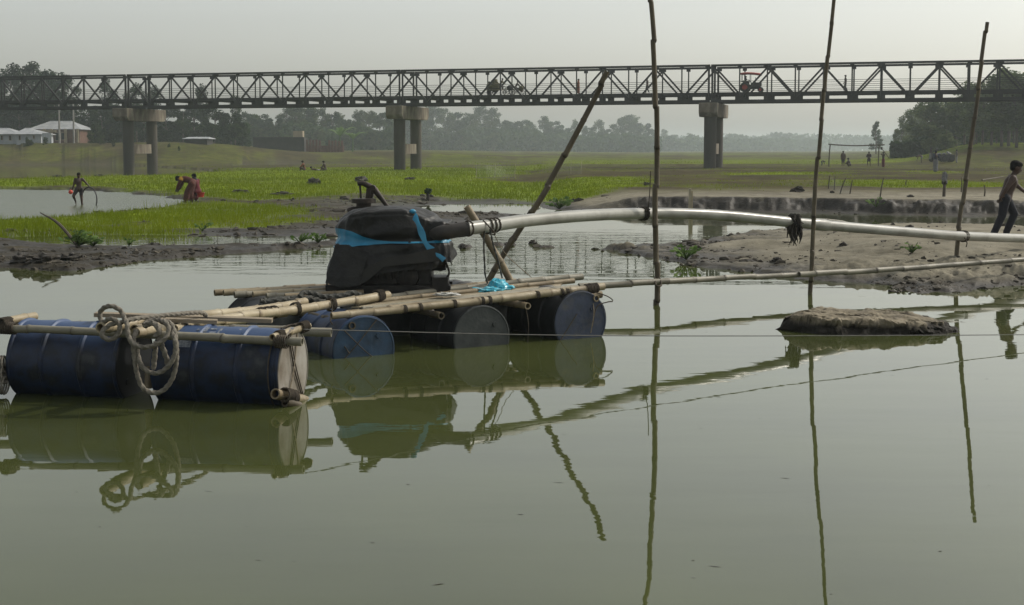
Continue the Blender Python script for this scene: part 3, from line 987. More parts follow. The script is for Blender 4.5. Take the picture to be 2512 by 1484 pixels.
def person(base, yaw, h, label, pose=None, clothes=(), group=None, vox=.02, feet=True, hair=True, name='person', detail=False, lean=0, skin='skin', grip=(), hs=1.15, fat=1.12):
    """yaw: 0 faces away from the viewer (+Y), 90 faces left (-X), -90 faces right (+X)"""
    J = {k: Vector(v) for k, v in STD.items()}
    for k, v in (pose or {}).items():
        J[k] = Vector(v)
    base = Vector(base)
    rot = Matrix.Rotation(R(yaw), 3, 'Z')
    W = {k: base + rot @ (v * h) for k, v in J.items()}
    fw = rot @ Vector((0, 1, 0))
    rt = rot @ Vector((1, 0, 0))
    t = thing(name, base, label, 'person', group)
    mb = MB()
    for a, b in BONES:
        if b == 'head':
            capsule(mb, W[a], W[b], RAD[a] * h, RAD[a] * h)
            continue
        capsule(mb, W[a], W[b], (RAD[a] if a != 'chest' or b[:2] != 'sh' else .05) * h * fat, RAD[b] * h * fat)
    # head: skull, jaw, nose, ears
    h0, h = h, h * hs
    up = (W['head'] - W['neck']).normalized()
    hf = fw - up * fw.dot(up)
    hf.normalize()
    hr = hf.cross(up)
    hd = W['head']
    basis = Matrix((hr, hf, up)).transposed()
    mb.ell(hd + up * .012 * h, (.044 * h, .056 * h, .060 * h), 12, 8, basis)
    mb.ell(hd - up * .030 * h + hf * .014 * h, (.034 * h, .040 * h, .036 * h), 12, 8, basis)
    capsule(mb, hd - up * .004 * h + hf * .052 * h, hd - up * .014 * h + hf * .064 * h, .006 * h, .010 * h, 8)
    for sg in (-1, 1):
        mb.ell(hd + hr * (.045 * sg * h) - up * .004 * h - hf * .004 * h, (.008 * h, .013 * h, .019 * h), 8, 6, basis)
    capsule(mb, hd - up * .030 * h + hf * .048 * h + hr * .010 * h, hd - up * .030 * h + hf * .048 * h - hr * .010 * h, .008 * h, .008 * h, 8)
    h = h0
    if feet:
        for sd in 'LR':
            an = W['an' + sd]
            shin = (an - W['kn' + sd]).normalized()
            ffw = fw - shin * fw.dot(shin)
            if ffw.length < .2:
                ffw = fw
            ffw.normalize()
            dn = Vector((0, 0, -1))
            heel = an + dn * .026 * h - ffw * .018 * h
            capsule(mb, heel, an + dn * .028 * h + ffw * .085 * h, .021 * h, .017 * h, 8)
    body = remesh_obj(mb, 'body', skin, t, vox * h, 3 if vox > .012 else 4)
    # hands with five fingers, joined to the body mesh
    hb = MB()
    for sd, sg in (('L', -1), ('R', 1)):
        w = W['wr' + sd]
        ax = (w - W['el' + sd]).normalized()
        side = fw - ax * fw.dot(ax)
        if side.length < .1:
            side = rt - ax * rt.dot(ax)
        side.normalize()
        nrm = ax.cross(side)
        inn = -rt * sg
        inn = inn - ax * inn.dot(ax) - side * inn.dot(side)
        curl = nrm if nrm.dot(-rt * sg) > 0 else -nrm
        pc = w + ax * .028 * h
        capsule(hb, w, pc + side * .006 * h, .017 * h, .019 * h, 8)
        for fi, (off, ln) in enumerate(((.018, .036), (.007, .042), (-.004, .039), (-.014, .030))):
            r0 = pc + side * off * h + ax * .012 * h
            cc = .9 if sd in grip else .3
            p1 = r0 + (ax * (1 - cc * .4) + curl * cc * .4).normalized() * ln * .5 * h
            p2 = p1 + (ax * (1 - cc) + curl * cc).normalized() * ln * .55 * h
            hb.tube([r0, p1, p2], [.0062 * h, .0056 * h, .0042 * h], 6)
        th = w + ax * .014 * h + side * .014 * h
        t1 = th + (side * .8 + ax * .6).normalized() * .022 * h
        hb.tube([th, t1, t1 + (ax * .9 + side * .2 + curl * .3).normalized() * .018 * h], [.0075 * h, .0068 * h, .005 * h], 6)
    bm = bmesh.new()
    bm.from_mesh(body.data)
    hm = hb.mesh('h', world_loc(t))
    bm.from_mesh(hm)
    bm.to_mesh(body.data)
    bm.free()
    bpy.data.meshes.remove(hm)
    body.data.polygons.foreach_set('use_smooth', [True] * len(body.data.polygons))
    h = h0 * hs
    if hair:
        hm_ = MB()
        hm_.ell(hd + up * .026 * h - hf * .012 * h, (.050 * h, .058 * h, .050 * h), 16, 10, basis)
        hm_.ell(hd + up * .040 * h + hf * .018 * h, (.043 * h, .042 * h, .030 * h), 14, 8, basis)
        hm_.ell(hd - up * .004 * h - hf * .028 * h, (.043 * h, .034 * h, .040 * h), 14, 8, basis)
        remesh_obj(hm_, 'hair', 'hair', t, max(.006, vox * .6) * h, 2)
    if detail:
        for sg in (-1, 1):
            e = hd + hf * .048 * h + hr * .018 * sg * h + up * .006 * h
            MB().ell(e, (.0055 * h, .004 * h, .0035 * h), 8, 6, basis).build('eye', 'grey_cloth', body)
            MB().ell(e + hf * .0035 * h, (.0035 * h, .003 * h, .0035 * h), 8, 6, basis).build('pupil', 'hair', body)
            MB().tube([e + up * .011 * h - hr * sg * .010 * h, e + up * .014 * h, e + up * .010 * h + hr * sg * .011 * h], .0028 * h, 5).build('eyebrow', 'hair', body)
    h = h0
    for c in clothes:
        kind, m = c[0], c[1]
        k = c[2] if len(c) > 2 else 1.0
        g = MB()
        def cap2(a, b, fa, fb, ta=0.0, tb=1.0):
            pa, pb = W[a].lerp(W[b], ta), W[a].lerp(W[b], tb)
            capsule(g, pa, pb, fa * h, fb * h)
        if kind in ('trousers', 'shorts'):
            end = .94 if kind == 'trousers' else .35
            capsule(g, W['pelvis'] + (W['spine'] - W['pelvis']) * .2, W['pelvis'], .076 * h, .080 * h)
            for sd in 'LR':
                cap2('pelvis', 'hi' + sd, .076, .068)
                cap2('hi' + sd, 'kn' + sd, .068 * k, .050 * k, 0, 1.0 if kind == 'trousers' else .72)
                if kind == 'trousers':
                    cap2('kn' + sd, 'an' + sd, .050 * k, .042 * k, 0, end)
        elif kind in ('shirt', 'vest'):
            cap2('pelvis', 'spine', .080, .074)
            cap2('spine', 'chest', .074, .083)
            cap2('chest', 'neck', .083, .040, 0, .72)
            for sd in 'LR':
                cap2('chest', 'sh' + sd, .06, .048)
                cap2('sh' + sd, 'el' + sd, .047, .038, 0, .55 if kind == 'vest' else 1)
                if kind == 'shirt':
                    cap2('el' + sd, 'wr' + sd, .037, .028, 0, .85)
        elif kind == 'lungi':
            pv = W['pelvis'] + Vector((0, 0, .04 * h))
            lo = (W['anL'] + W['anR']) / 2 + Vector((0, 0, .03 * h))
            kn = (W['knL'] + W['knR']) / 2
            capsule(g, pv, kn, .082 * h, .088 * h)
            capsule(g, kn, lo, .088 * h, .080 * h)
            for sd in 'LR':
                cap2('hi' + sd, 'kn' + sd, .07, .064)
                cap2('kn' + sd, 'an' + sd, .064, .058, 0, .85)
        elif kind == 'scarf':
            cap2('neck', 'chest', .062, .088, .0, .9)
            cap2('chest', 'shL', .07, .056); cap2('chest', 'shR', .07, .056)
        elif kind == 'headscarf':
            g.ell(hd + up * .012 * h - hf * .012 * h, (.060 * h, .060 * h, .070 * h), 14, 9, basis)
            cap2('head', 'neck', .058, .066, .3, 1)
            cap2('neck', 'chest', .066, .088)
        elif kind == 'robe':
            cap2('pelvis', 'spine', .090, .084); cap2('spine', 'chest', .084, .092); cap2('chest', 'neck', .09, .05, 0, .8)
            for sd in 'LR':
                cap2('chest', 'sh' + sd, .065, .055); cap2('sh' + sd, 'el' + sd, .054, .046); cap2('el' + sd, 'wr' + sd, .046, .040, 0, .8)
                cap2('pelvis', 'hi' + sd, .09, .085); cap2('hi' + sd, 'kn' + sd, .085, .080); cap2('kn' + sd, 'an' + sd, .080, .085, 0, .75)
            capsule(g, (W['knL'] + W['knR']) / 2, (W['hiL'] + W['hiR']) / 2, .09 * h, .09 * h)
        nm = {'robe': 'robe', 'lungi': 'wrap_skirt'}.get(kind, kind)
        remesh_obj(g, nm, m, t, vox * h * .9, 3)
    return t

# ------------------------------------------------------------------ raft
BU0 = Vector((-1.33, 12.48, 0))
RU, RV = Vector((.856, .517, 0)), Vector((-.517, .856, 0))
def RP(s, t, z):
    return BU0 + RU * s + RV * t + Vector((0, 0, z))
def zd(s):
    return .372 + .038 * s
raft = thing('drum_raft', (-1.2, 12.6, 0), 'bamboo raft floating on faded blue and grey steel drums, lashed with cord', 'raft')
def drum(a, axis, body_m, lid_m, L=.90, rad=.298, label=None):
    """drum lying on its side: a = centre of the end that faces the viewer, axis points to the other end"""
    a, axis = Vector(a), Vector(axis).normalized()
    p = [(0, rad + .010), (.012, rad + .014), (.022, rad + .010), (.03, rad - .002)]
    for t in (.30, .60):
        p += [(L * t - .03 if t < .5 else L * t + .03 - .02, rad)]
    prof = [(0.0, rad + .010), (.012, rad + .013), (.024, rad + .009), (.032, rad - .002), (L * .31, rad), (L * .31 + .012, rad + .014), (L * .31 + .030, rad + .014), (L * .31 + .042, rad),
            (L * .66, rad), (L * .66 + .012, rad + .014), (L * .66 + .030, rad + .014), (L * .66 + .042, rad), (L - .032, rad - .002), (L - .024, rad + .009), (L - .012, rad + .013), (L, rad + .010)]
    pf = []
    for (t0_, r0_), (t1_, r1_) in zip(prof, prof[1:]):
        k_ = max(1, int((t1_ - t0_) / .04))
        pf += [(t0_ + (t1_ - t0_) * q / k_, r0_ + (r1_ - r0_) * q / k_) for q in range(k_)]
    db = MB().lathe(a, axis, pf + [prof[-1]], 64)
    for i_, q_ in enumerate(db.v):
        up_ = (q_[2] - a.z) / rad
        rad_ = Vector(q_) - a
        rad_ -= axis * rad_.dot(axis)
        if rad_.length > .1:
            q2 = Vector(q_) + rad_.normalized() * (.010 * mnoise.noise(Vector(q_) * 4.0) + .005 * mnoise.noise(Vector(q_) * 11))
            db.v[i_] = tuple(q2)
        db.node[i_] = max(0.0, min(1.0, (up_ - .62 + .25 * mnoise.noise(Vector(q_) * 3)) / .3)) * .85  # upper side tinted towards the paler blue: light from above put into the colour
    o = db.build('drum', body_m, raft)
    if label:
        o['label'] = label
    lid = MB()
    # recessed end with pressed rings
    pr = [(.0, rad + .006), (-.004, rad + .004), (-.006, rad - .006), (.016, rad - .012), (.018, rad * .80), (.012, rad * .77), (.018, rad * .74), (.018, rad * .42), (.013, rad * .39), (.018, rad * .36), (.018, .002)]
    lid.lathe(a - axis * .001, axis, pr[::1], 48)
    lo = lid.build('drum_lid', lid_m, o)
    bn = MB()
    b0 = a + axis.orthogonal().normalized() * rad * .62
    bn.lathe(b0 - axis * .012, axis, [(0, .022), (.02, .026), (.03, .026)], 14)
    bn.build('bung_cap', lid_m, o)
    return o
# front pair, end to end
FA, FB = Vector((-3.74, 10.73, .25)), Vector((-1.62, 10.26, .235))
FU = (FB - FA).normalized()
FN = Vector((FU.y, -FU.x, 0)).normalized()            # towards the viewer
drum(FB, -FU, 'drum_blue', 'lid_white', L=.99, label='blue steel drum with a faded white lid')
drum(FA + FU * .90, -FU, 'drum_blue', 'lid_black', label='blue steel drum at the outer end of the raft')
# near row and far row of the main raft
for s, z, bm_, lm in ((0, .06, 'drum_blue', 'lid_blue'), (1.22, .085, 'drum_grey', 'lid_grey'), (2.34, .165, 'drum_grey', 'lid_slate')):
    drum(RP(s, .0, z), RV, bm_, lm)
for s, z in ((-.30, .10), (.95, .10), (2.0, .13)):
    drum(RP(s, 1.10, z), RV, 'drum_grey', 'lid_grey')

def pole(pts, r, r1=None, m='bamboo', gap=.34, parent=raft, name='bamboo_pole', **k):
    return bamboo(pts, r, r1, gap, **k).build(name, m, parent)
# front frame: long rail on the near shoulder, one on the far shoulder, cross pieces
rail_z = .50
n0, n1 = P(18, 806, 10.42), P(742, 838, 10.02)
pole([n0, n1], .029, .033, 'bamboo_grey', .42)
f0, f1 = P(-30, 792, 11.0), P(812, 815, 10.85)
pole([f0, f1], .036, .036, 'bamboo_grey', .4)
pole([P(668, 828, 9.98), P(757, 797, 10.55)], .027, .025, 'bamboo_pale', .36)
pole([P(-40, 800, 10.35), P(85, 777, 10.95)], .036, .034, 'bamboo_pale', .33)
pole([P(-60, 905, 10.5), P(18, 905, 10.55)], .05, .05, 'bamboo', .3)
for c, ax, r in ((P(3, 893, 10.45), (1, 0, 0), .055), (P(3, 920, 10.43), (1, 0, .1), .06), (P(4, 945, 10.42), (1, 0, -.1), .06)):
    lash(c, ax, r, 4, .008, raft, 'rope')
pole([P(675, 966, 9.95), P(750, 984, 10.35)], .040, .036, 'bamboo', .3)
lash(P(705, 970, 10.03), (P(750, 984, 10.35) - P(675, 966, 9.95)), .045, 7, .007, raft)
lash(P(716, 975, 10.09), (P(750, 984, 10.35) - P(675, 966, 9.95)), .050, 4, .007, raft)
pole([P(700, 985, 10.0), P(735, 996, 10.1)], .04, .03, 'bamboo_dark', .3)
lash(P(686, 823, 10.08), (P(757, 797, 10.55) - P(668, 828, 9.98)), .033, 6, .006, raft)
lash(P(744, 802, 10.45), (P(757, 797, 10.55) - P(668, 828, 9.98)), .034, 7, .007, raft)
lash(P(690, 838, 10.0), (n1 - n0), .040, 6, .007, raft)
lash(P(20, 805, 10.42), (n1 - n0), .036, 7, .008, raft)
lash(P(12, 795, 10.45), P(85, 777, 10.95) - P(-40, 800, 10.35), .042, 6, .008, raft)
# cords crossing the lid and wound round the drums
def cord(pts, r=.005, m='cord', parent=raft, name='lashing', n=24):
    return MB().tube(smooth_path(pts, n), r, 6).build(name, m, parent)
lc = FB + FU * .008
lr = .285
Zv, Yv = Vector((0, 0, 1)), FN
cord([lc + Zv * lr * .95 + Yv * .10, lc + FU * .004, lc - Zv * lr * .86 - Yv * .17], .006)
cord([lc + Zv * lr * .92 - Yv * .08, lc + FU * .006 + Yv * .02, lc - Zv * lr * .78 + Yv * .14], .006, 'cord_pale')
cord([lc + Zv * lr * .97 + Yv * .07, lc + FU * .003 - Yv * .04, lc - Zv * lr * .83 - Yv * .19], .0045)
for t0 in (.02,):
    pts = []
    for k in range(25):
        a = R(20 + 10 * k)
        pts.append(FB - FU * .07 + Zv * math.cos(a) * .312 + Yv * math.sin(a) * .312)
    cord(pts, .006, n=40)
cord([P(655, 826, 10.25), P(680, 808, 10.42), P(700, 803, 10.48), P(735, 793, 10.58), P(756, 797, 10.6)], .008)
cord([P(690, 806, 10.4), P(715, 797, 10.5), P(740, 800, 10.5), P(757, 793, 10.55)], .008)
# the two carrying poles that tie the front pair to the main raft
pole([P(333, 816, 9.92), P(560, 781, 11.3), P(760, 754, 12.5), P(952, 723, 13.55)], .036, .044, 'bamboo_pale', .30)
pole([P(246, 804, 9.90), P(430, 780, 10.9), P(600, 764, 11.9), P(748, 741, 12.7)], .040, .040, 'bamboo_pale', .30)
pole([P(330, 808, 10.02), P(520, 787, 11.1), P(700, 770, 12.2)], .035, .032, 'bamboo', .34)
pole([P(428, 806, 10.3), P(520, 792, 11.0), P(640, 780, 11.8)], .030, .028, 'bamboo_pale', .33)
for fx, fy, d, r in ((640, 770, 11.83, .05), (655, 768, 11.92, .05), (670, 766, 12.0, .05), (925, 727, 13.4, .056), (932, 726, 13.44, .056), (812, 747, 12.78, .056), (725, 758, 12.3, .053)):
    lash(P(fx, fy, d), P(952, 723, 13.55) - P(760, 754, 12.5), r, 4, .006, raft, 'cord')
cord([P(812, 738, 12.72), P(815, 760, 12.68), P(810, 785, 12.6), P(818, 800, 12.55), P(832, 830, 12.42), P(858, 868, 12.36)], .006)
# deck of the main raft
nearp = pole([RP(-.27, .10, zd(-.27) + .01), RP(1.2, .10, zd(1.2)), RP(2.69, .10, zd(2.69) + .012)], .032, .038, 'bamboo_pale', .27, nodeamp=.10)
pole([RP(-.05, .28, zd(0) - .01), RP(2.5, .26, zd(2.5) - .012)], .030, .034, 'bamboo', .30)
pole([RP(.05, .95, zd(0)), RP(1.6, .98, zd(1.6) + .02), RP(3.02, .97, zd(3.0) + .02)], .032, .036, 'bamboo_grey', .32)
pole([RP(.2, .78, zd(.2) + .01), RP(2.75, .74, zd(2.75) + .012)], .028, .028, 'bamboo', .30)
pole([RP(.4, 1.22, zd(.4)), RP(2.35, 1.25, zd(2.35))], .034, .034, 'bamboo', .33)
for i, (t, s0_, s1_, r, m_) in enumerate(((2.20, -.62, 1.6, .033, 'bamboo'), (2.05, -.58, 1.3, .032, 'bamboo_pale'), (1.90, -.52, 1.2, .034, 'bamboo_grey'), (1.76, -.38, 1.0, .032, 'bamboo_pale'), (1.60, -.30, .8, .032, 'bamboo_grey'), (1.42, -.18, .6, .030, 'bamboo'))):
    pole([RP(s0_, t, .415 + .01 * (i % 2)), RP(s1_, t - .12, .435)], r, r * .95, m_, .30)
# split bamboo decking, each slat on its own
rs = random.Random(4)
for i in range(15):
    t = .34 + .042 * i
    a_, b_ = .25 + rs.uniform(-.12, .1), 2.55 + rs.uniform(-.15, .12)
    z_ = .003 * (i % 2)
    sl = MB()
    sl.tube(smooth_path([RP(a_, t, zd(a_) - .012 + z_), RP(1.4, t + rs.uniform(-.012, .012), zd(1.4) - .012 + z_), RP(b_, t + rs.uniform(-.012, .012), zd(b_) - .010 + z_)], 12), rs.uniform(.017, .021), 7, flat=.6)
    sl.build('slat', rs.choice(['bamboo', 'bamboo_pale', 'bamboo_grey']), raft)
# bearers across, between deck and drums
for s in (-.12, .78, 1.72, 2.52):
    pole([RP(s, -.02, zd(s) - .080), RP(s - .02, 1.35, zd(s) - .075)], .034, .034, 'bamboo_dark' if s < 1 else 'bamboo', .32)
for s in (-.3, .6):
    pole([RP(s, 1.3, .345), RP(s, 2.3, .345)], .034, .034, 'bamboo_dark', .32)
pole([P(1380, 730, 13.95), P(1475, 723, 14.1)], .036, .036, 'bamboo', .3)
ndir = RP(2.69, .10, .4) - RP(-.27, .10, .4)
for s in (.46, .62, .98, 1.28, 1.36, 1.9, 2.18, 2.24):
    lash(RP(s, .10, zd(s) + .0), ndir, .036, 4, .004, raft)
for s in (2.50, 2.54, 2.58):
    lash(RP(s, .10, zd(s) + .008), ndir + Vector((0, 0, rs.uniform(-.4, .4))), .040, 4, .007, raft)
cord([RP(2.56, .05, zd(2.5) - .03), RP(2.66, .0, .40), RP(2.72, -.02, .35), RP(2.64, -.03, .345), RP(2.52, -.02, .30), RP(2.46, -.03, .1)], .006)
cord([RP(2.5, .04, .42), RP(2.48, -.03, .25), RP(2.44, -.035, .05)], .005, 'cord_pale')
cord([RP(2.28, -.03, .25), RP(2.12, -.035, .05), RP(2.06, -.035, -.02)], .005)
cord([RP(1.72, .05, .40), RP(1.73, -.01, .2), RP(1.73, .0, 0)], .005)
cord([RP(.12, -.02, .33), RP(-.08, -.03, .12), RP(-.22, -.02, -.02)], .005)
cord([RP(-.2, -.02, .25), RP(.0, -.03, .05), RP(.1, -.02, -.02)], .005)
# white print left on the top of the near drum
def arc_patch(c, ax, rad, s0_, s1_, a0, a1, nm, mt, par):
    mb = MB()
    up_ = Vector((0, 0, 1)); sd = FN
    n = 6
    vs = []
    for i in range(n + 1):
        an = a0 + (a1 - a0) * i / n
        for s_ in (s0_, s1_):
            vs.append(c + ax * s_ + up_ * math.cos(an) * rad + sd * math.sin(an) * rad)
    mb.add(vs, [(2 * i, 2 * i + 1, 2 * i + 3, 2 * i + 2) for i in range(n)], True)
    return mb.build(nm, mt, par)
for (s_, a_, ln, wd) in ((-.66, .18, .035, .25), (-.61, .24, .05, .07), (-.60, .42, .05, .07), (-.535, .2, .02, .3), (-.49, .45, .05, .06), (-.49, .28, .05, .06), (-.46, .2, .015, .33), (-.71, .30, .03, .08), (-.42, .2, .05, .08), (-.80, .75, .10, .22)):
    arc_patch(FB, FU, .3005, s_, s_ + ln, a_, a_ + wd, 'painted_mark', M['faded_print'], raft)

pole([P(366, 900, 10.35), P(364, 952, 10.3)], .03, .03, 'bamboo', .3)
# planks laid over the carrying poles
def plank(a, b, w, h, label):
    mb = MB().beam(a, b, w, h)
    o = single(mb, 'wooden_plank', 'plank', label, 'plank', 'loose planks on the raft')
    return o
plank(P(234, 771, 10.62), P(668, 786, 10.72), .11, .030, 'long weathered plank lying across the carrying poles behind the rope')
plank(P(362, 783, 10.42), P(533, 789, 10.50), .10, .028, 'short weathered plank lying in front of the long plank')

# thick rope: hung over the pole ends, one coil hanging to the water
D0 = 9.86
def RPt(l, d=D0):
    return [P(x, y, d + dz) for x, y, dz in l]
rc = thing('rope_coil', P(370, 960, 9.9), 'thick pale twisted rope coiled and hanging from the pole ends over the drums', 'rope')
rope(RPt([(506, 774, .75), (490, 767, .65), (440, 770, .45), (380, 776, .25), (330, 782, .08), (300, 790, .02), (272, 796, .0), (252, 812, -.02), (252, 826, -.03), (270, 833, -.02), (288, 822, .0), (294, 802, .0), (284, 786, .0), (268, 782, .03), (252, 790, .08), (245, 770, .10), (255, 755, .08), (275, 751, .05), (296, 762, .05), (305, 780, .03)]), .0165, 190).build('rope_turn', 'rope', rc)
rope(RPt([(305, 780, .03), (312, 795, -.02), (313, 815, -.05), (322, 838, -.06), (345, 851, -.07), (375, 848, -.07), (402, 833, -.06), (414, 812, -.03), (408, 793, .0), (390, 785, .06), (368, 787, .06), (352, 797, .02)]), .0165, 120).build('rope_turn', 'rope', rc)
rope(RPt([(400, 786, .06), (420, 795, .02), (431, 830, -.03), (433, 880, -.03), (424, 925, -.02), (402, 956, -.01), (376, 964, -.01), (350, 950, -.01), (336, 915, -.01), (329, 870, -.02), (327, 835, -.02), (335, 810, .04)]), .0165, 140).build('rope_turn', 'rope', rc)
rope(RPt([(392, 786, .08), (414, 800, .03), (428, 830, -.05), (430, 862, -.06), (418, 892, -.06), (395, 912, -.05), (370, 914, -.04), (348, 898, -.03), (338, 870, -.01), (334, 840, .0)]), .0165, 120).build('rope_turn', 'rope', rc)
rope(RPt([(388, 828, -.02), (398, 850, -.03), (408, 878, -.03), (412, 900, -.02)]), .018, 40).build('rope_turn', 'rope', rc)
rope(RPt([(382, 838, -.01), (380, 870, -.01), (376, 905, -.0)]), .018, 40).build('rope_turn', 'rope', rc)
rope(RPt([(355, 800, .03), (372, 792, .0), (385, 800, -.03), (390, 815, -.04), (380, 826, -.03)]), .019, 50).build('rope_turn', 'rope', rc)

# muddy rope heap on the deck
hp = thing('rope_heap', P(760, 735, 13.2), 'dark muddy rope heaped on the bamboo deck left of the covered engine', 'rope')
rq = random.Random(9)
for j in range(5):
    pts = []
    y0 = rq.uniform(724, 740)
    for k in range(9):
        x = 650 + k * 30 + rq.uniform(-14, 14)
        pts.append(P(x, 742 - (x - 650) * .055 + rq.uniform(-8, 5), 13.25 + (k * .07) + rq.uniform(-.06, .06)))
    rope(pts, .022, 110).build('rope_turn', 'rope_dark', hp)
rope([P(735, 728, 13.3), P(745, 718, 13.35), P(765, 719, 13.4), P(800, 728, 13.45), P(840, 726, 13.5), P(862, 718, 13.55), P(885, 724, 13.6)], .024, 90).build('rope_turn', 'rope_dark', hp)

# ------------------------------------------------------------------ engine under its black sheet
eng = thing('pump_engine', (-1.25, 14.2, .42), 'black diesel pump engine under a black tarpaulin tied with blue plastic strips', 'engine')
ZL = [(.45, -1.865, -.668), (.60, -1.84, -.66), (.72, -1.81, -.65), (.78, -1.80, -.636), (.90, -1.785, -.645), (.945, -1.745, -.66), (1.0, -1.735, -.655), (1.07, -1.732, -.648), (1.13, -1.725, -.67), (1.17, -1.71, -.71), (1.20, -1.69, -.78), (1.235, -1.62, -.92), (1.26, -1.5, -1.1)]
def zlook(z):
    if z <= ZL[0][0]:
        return ZL[0][1:]
    for a_, b_ in zip(ZL, ZL[1:]):
        if z <= b_[0]:
            u = (z - a_[0]) / (b_[0] - a_[0])
            return a_[1] + (b_[1] - a_[1]) * u, a_[2] + (b_[2] - a_[2]) * u
    return ZL[-1][1:]
def tarp_pt(th, v, grow=0.0):
    c_, s_ = math.cos(th), math.sin(th)
    sx = math.copysign(abs(c_) ** .42, c_)
    sy = math.copysign(abs(s_) ** .5, s_)
    xr = (sx + 1) / 2
    hem = .50 + .20 * (xr ** 1.3) + .03 * math.sin(th * 7) + .035 * mnoise.noise(Vector((c_ * 4, s_ * 4, 2)))
    vz = hem + (1.20 - hem) * min(1, v / .78)
    if v > .78:
        w = (v - .78) / .22
        vz = 1.20 + .05 * math.sin(w * math.pi / 2)
        shrink = math.cos(w * math.pi / 2 * .93)
    else:
        shrink = 1
    xl, xx = zlook(vz if v <= .78 else 1.20)
    cx, hw = (xl + xx) / 2, (xx - xl) / 2
    yf, yb = 13.90 + .10 * ss(.6, 1.2, np.array(vz)).item(), 14.55
    cyy, hd_ = (yf + yb) / 2, (yb - yf) / 2
    p = Vector((cx + sx * hw * shrink, cyy + sy * hd_ * shrink, vz))
    if v > .60:                                            # saddle in the top, lower at the right
        k = ss(.60, .85, np.array(v)).item()
        p.z += k * (.035 * math.cos((p.x + 1.25) * 5.2) - .02 - .05 * max(0, (p.x + .95)) / .3)
    nrm = Vector((sx * hd_, sy * hw, .0)).normalized()
    fold = .036 * mnoise.noise(Vector((p.x * 3.2, p.y * 3.2, p.z * 2.0))) + .016 * mnoise.noise(Vector((p.x * 7, p.y * 7, p.z * 3))) + .006 * mnoise.noise(Vector((p.x * 19, p.y * 19, p.z * 9))) + .010 * math.sin(th * 16 + 3 * mnoise.noise(p * 2)) * max(0, .62 - v) * 2.2
    rdg = lambda f_, o_: 1 - 2 * abs(mnoise.noise(Vector((p.x * f_ + o_, p.y * f_, p.z * f_ * .7))))
    fold += .030 * rdg(2.6, 3) + .018 * rdg(5.5, 11) + .012 * rdg(11, 5) * (1 if v < .75 else .4)
    fold += .030 * math.sin(11 * (p.x * .9 + (vz - .93) * 1.3) + 2 * mnoise.noise(p * 3)) * math.exp(-((vz - .78) / .16) ** 2)
    fold += .020 * math.sin(13 * (p.x - (vz - .93) * .7) + 3 * mnoise.noise(p * 2.5)) * math.exp(-((vz - 1.04) / .08) ** 2)
    cinch = -.034 * math.exp(-((vz - .935) / .035) ** 2)
    return p + nrm * (fold + cinch + grow) + Vector((0, 0, fold * .5 + (grow if v > .8 else 0)))
NT, NV = 200, 80
tb = MB()
vs, fs = [], []
for j in range(NV + 1):
    for i in range(NT):
        vs.append(tarp_pt(2 * math.pi * i / NT, j / NV))
for j in range(NV):
    for i in range(NT):
        i2 = (i + 1) % NT
        fs.append((j * NT + i, j * NT + i2, (j + 1) * NT + i2, (j + 1) * NT + i))
fs.append(tuple(NV * NT + i for i in range(NT)))
tb.add(vs, fs, True)
tarp = tb.build('tarpaulin', 'tarp', eng, sharp=False)
# the loose lower flap at the left and the paler underside turned out at the right
fl = MB()
fl.add([P(850, 600, 13.86), P(822, 600, 13.95), P(798, 694, 13.9), P(838, 706, 13.82), P(880, 700, 13.80), P(905, 620, 13.84), P(824, 612, 14.3), P(803, 680, 14.3)],
       [(0, 1, 2, 3), (0, 3, 4, 5), (1, 6, 7, 2)], True)
fl.build('tarpaulin_flap', 'tarp', eng)
f2 = MB()
f2.add([P(948, 632, 13.84), P(1010, 622, 13.83), P(1075, 606, 13.86), P(1088, 640, 13.85), P(1000, 648, 13.80), P(940, 655, 13.82), P(900, 690, 13.82), P(880, 700, 13.8), P(870, 672, 13.83)], [(0, 1, 4, 5), (1, 2, 3, 4), (0, 5, 6, 8), (8, 6, 7)], True)
f2.build('tarpaulin_flap', 'tarp_grey', eng)
# blue strip round the middle, wide at the left and narrow at the right
def strip_pts(ths, vlo, vhi, grow=.009):
    mb = MB()
    vs, n = [], 4
    for th, a_, b_ in zip(ths, vlo, vhi):
        for k in range(n + 1):
            vs.append(tarp_pt(th, a_ + (b_ - a_) * k / n, grow + .004 * mnoise.noise(Vector((th * 6, k * 1.3, 0)))))
    fs = []
    for i in range(len(ths) - 1):
        for k in range(n):
            o_ = i * (n + 1) + k
            fs.append((o_, o_ + n + 1, o_ + n + 2, o_ + 1))
    mb.add(vs, fs, True)
    return mb
def v_at(th, z):
    lo, hi = 0.0, .78
    for _ in range(24):
        m_ = (lo + hi) / 2
        if tarp_pt(th, m_).z < z: lo = m_
        else: hi = m_
    return lo
ths = [R(178 + i * (362 - 178) / 60) for i in range(61)]
xs_ = [tarp_pt(t, .5).x for t in ths]
zlo = [.872 + .050 * ss(-1.75, -1.2, np.array(x_)).item() + .008 * mnoise.noise(Vector((x_ * 9, 0, 0))) for x_ in xs_]
zhi = [1.065 - .125 * ss(-1.75, -1.28, np.array(x_)).item() + .010 * ss(-.9, -.66, np.array(x_)).item() + .008 * mnoise.noise(Vector((x_ * 9, 4, 0))) for x_ in xs_]
st = strip_pts(ths, [v_at(t, z) for t, z in zip(ths, zlo)], [v_at(t, z) for t, z in zip(ths, zhi)])
st.build('blue_strip', 'blue_strap', eng, sharp=False)
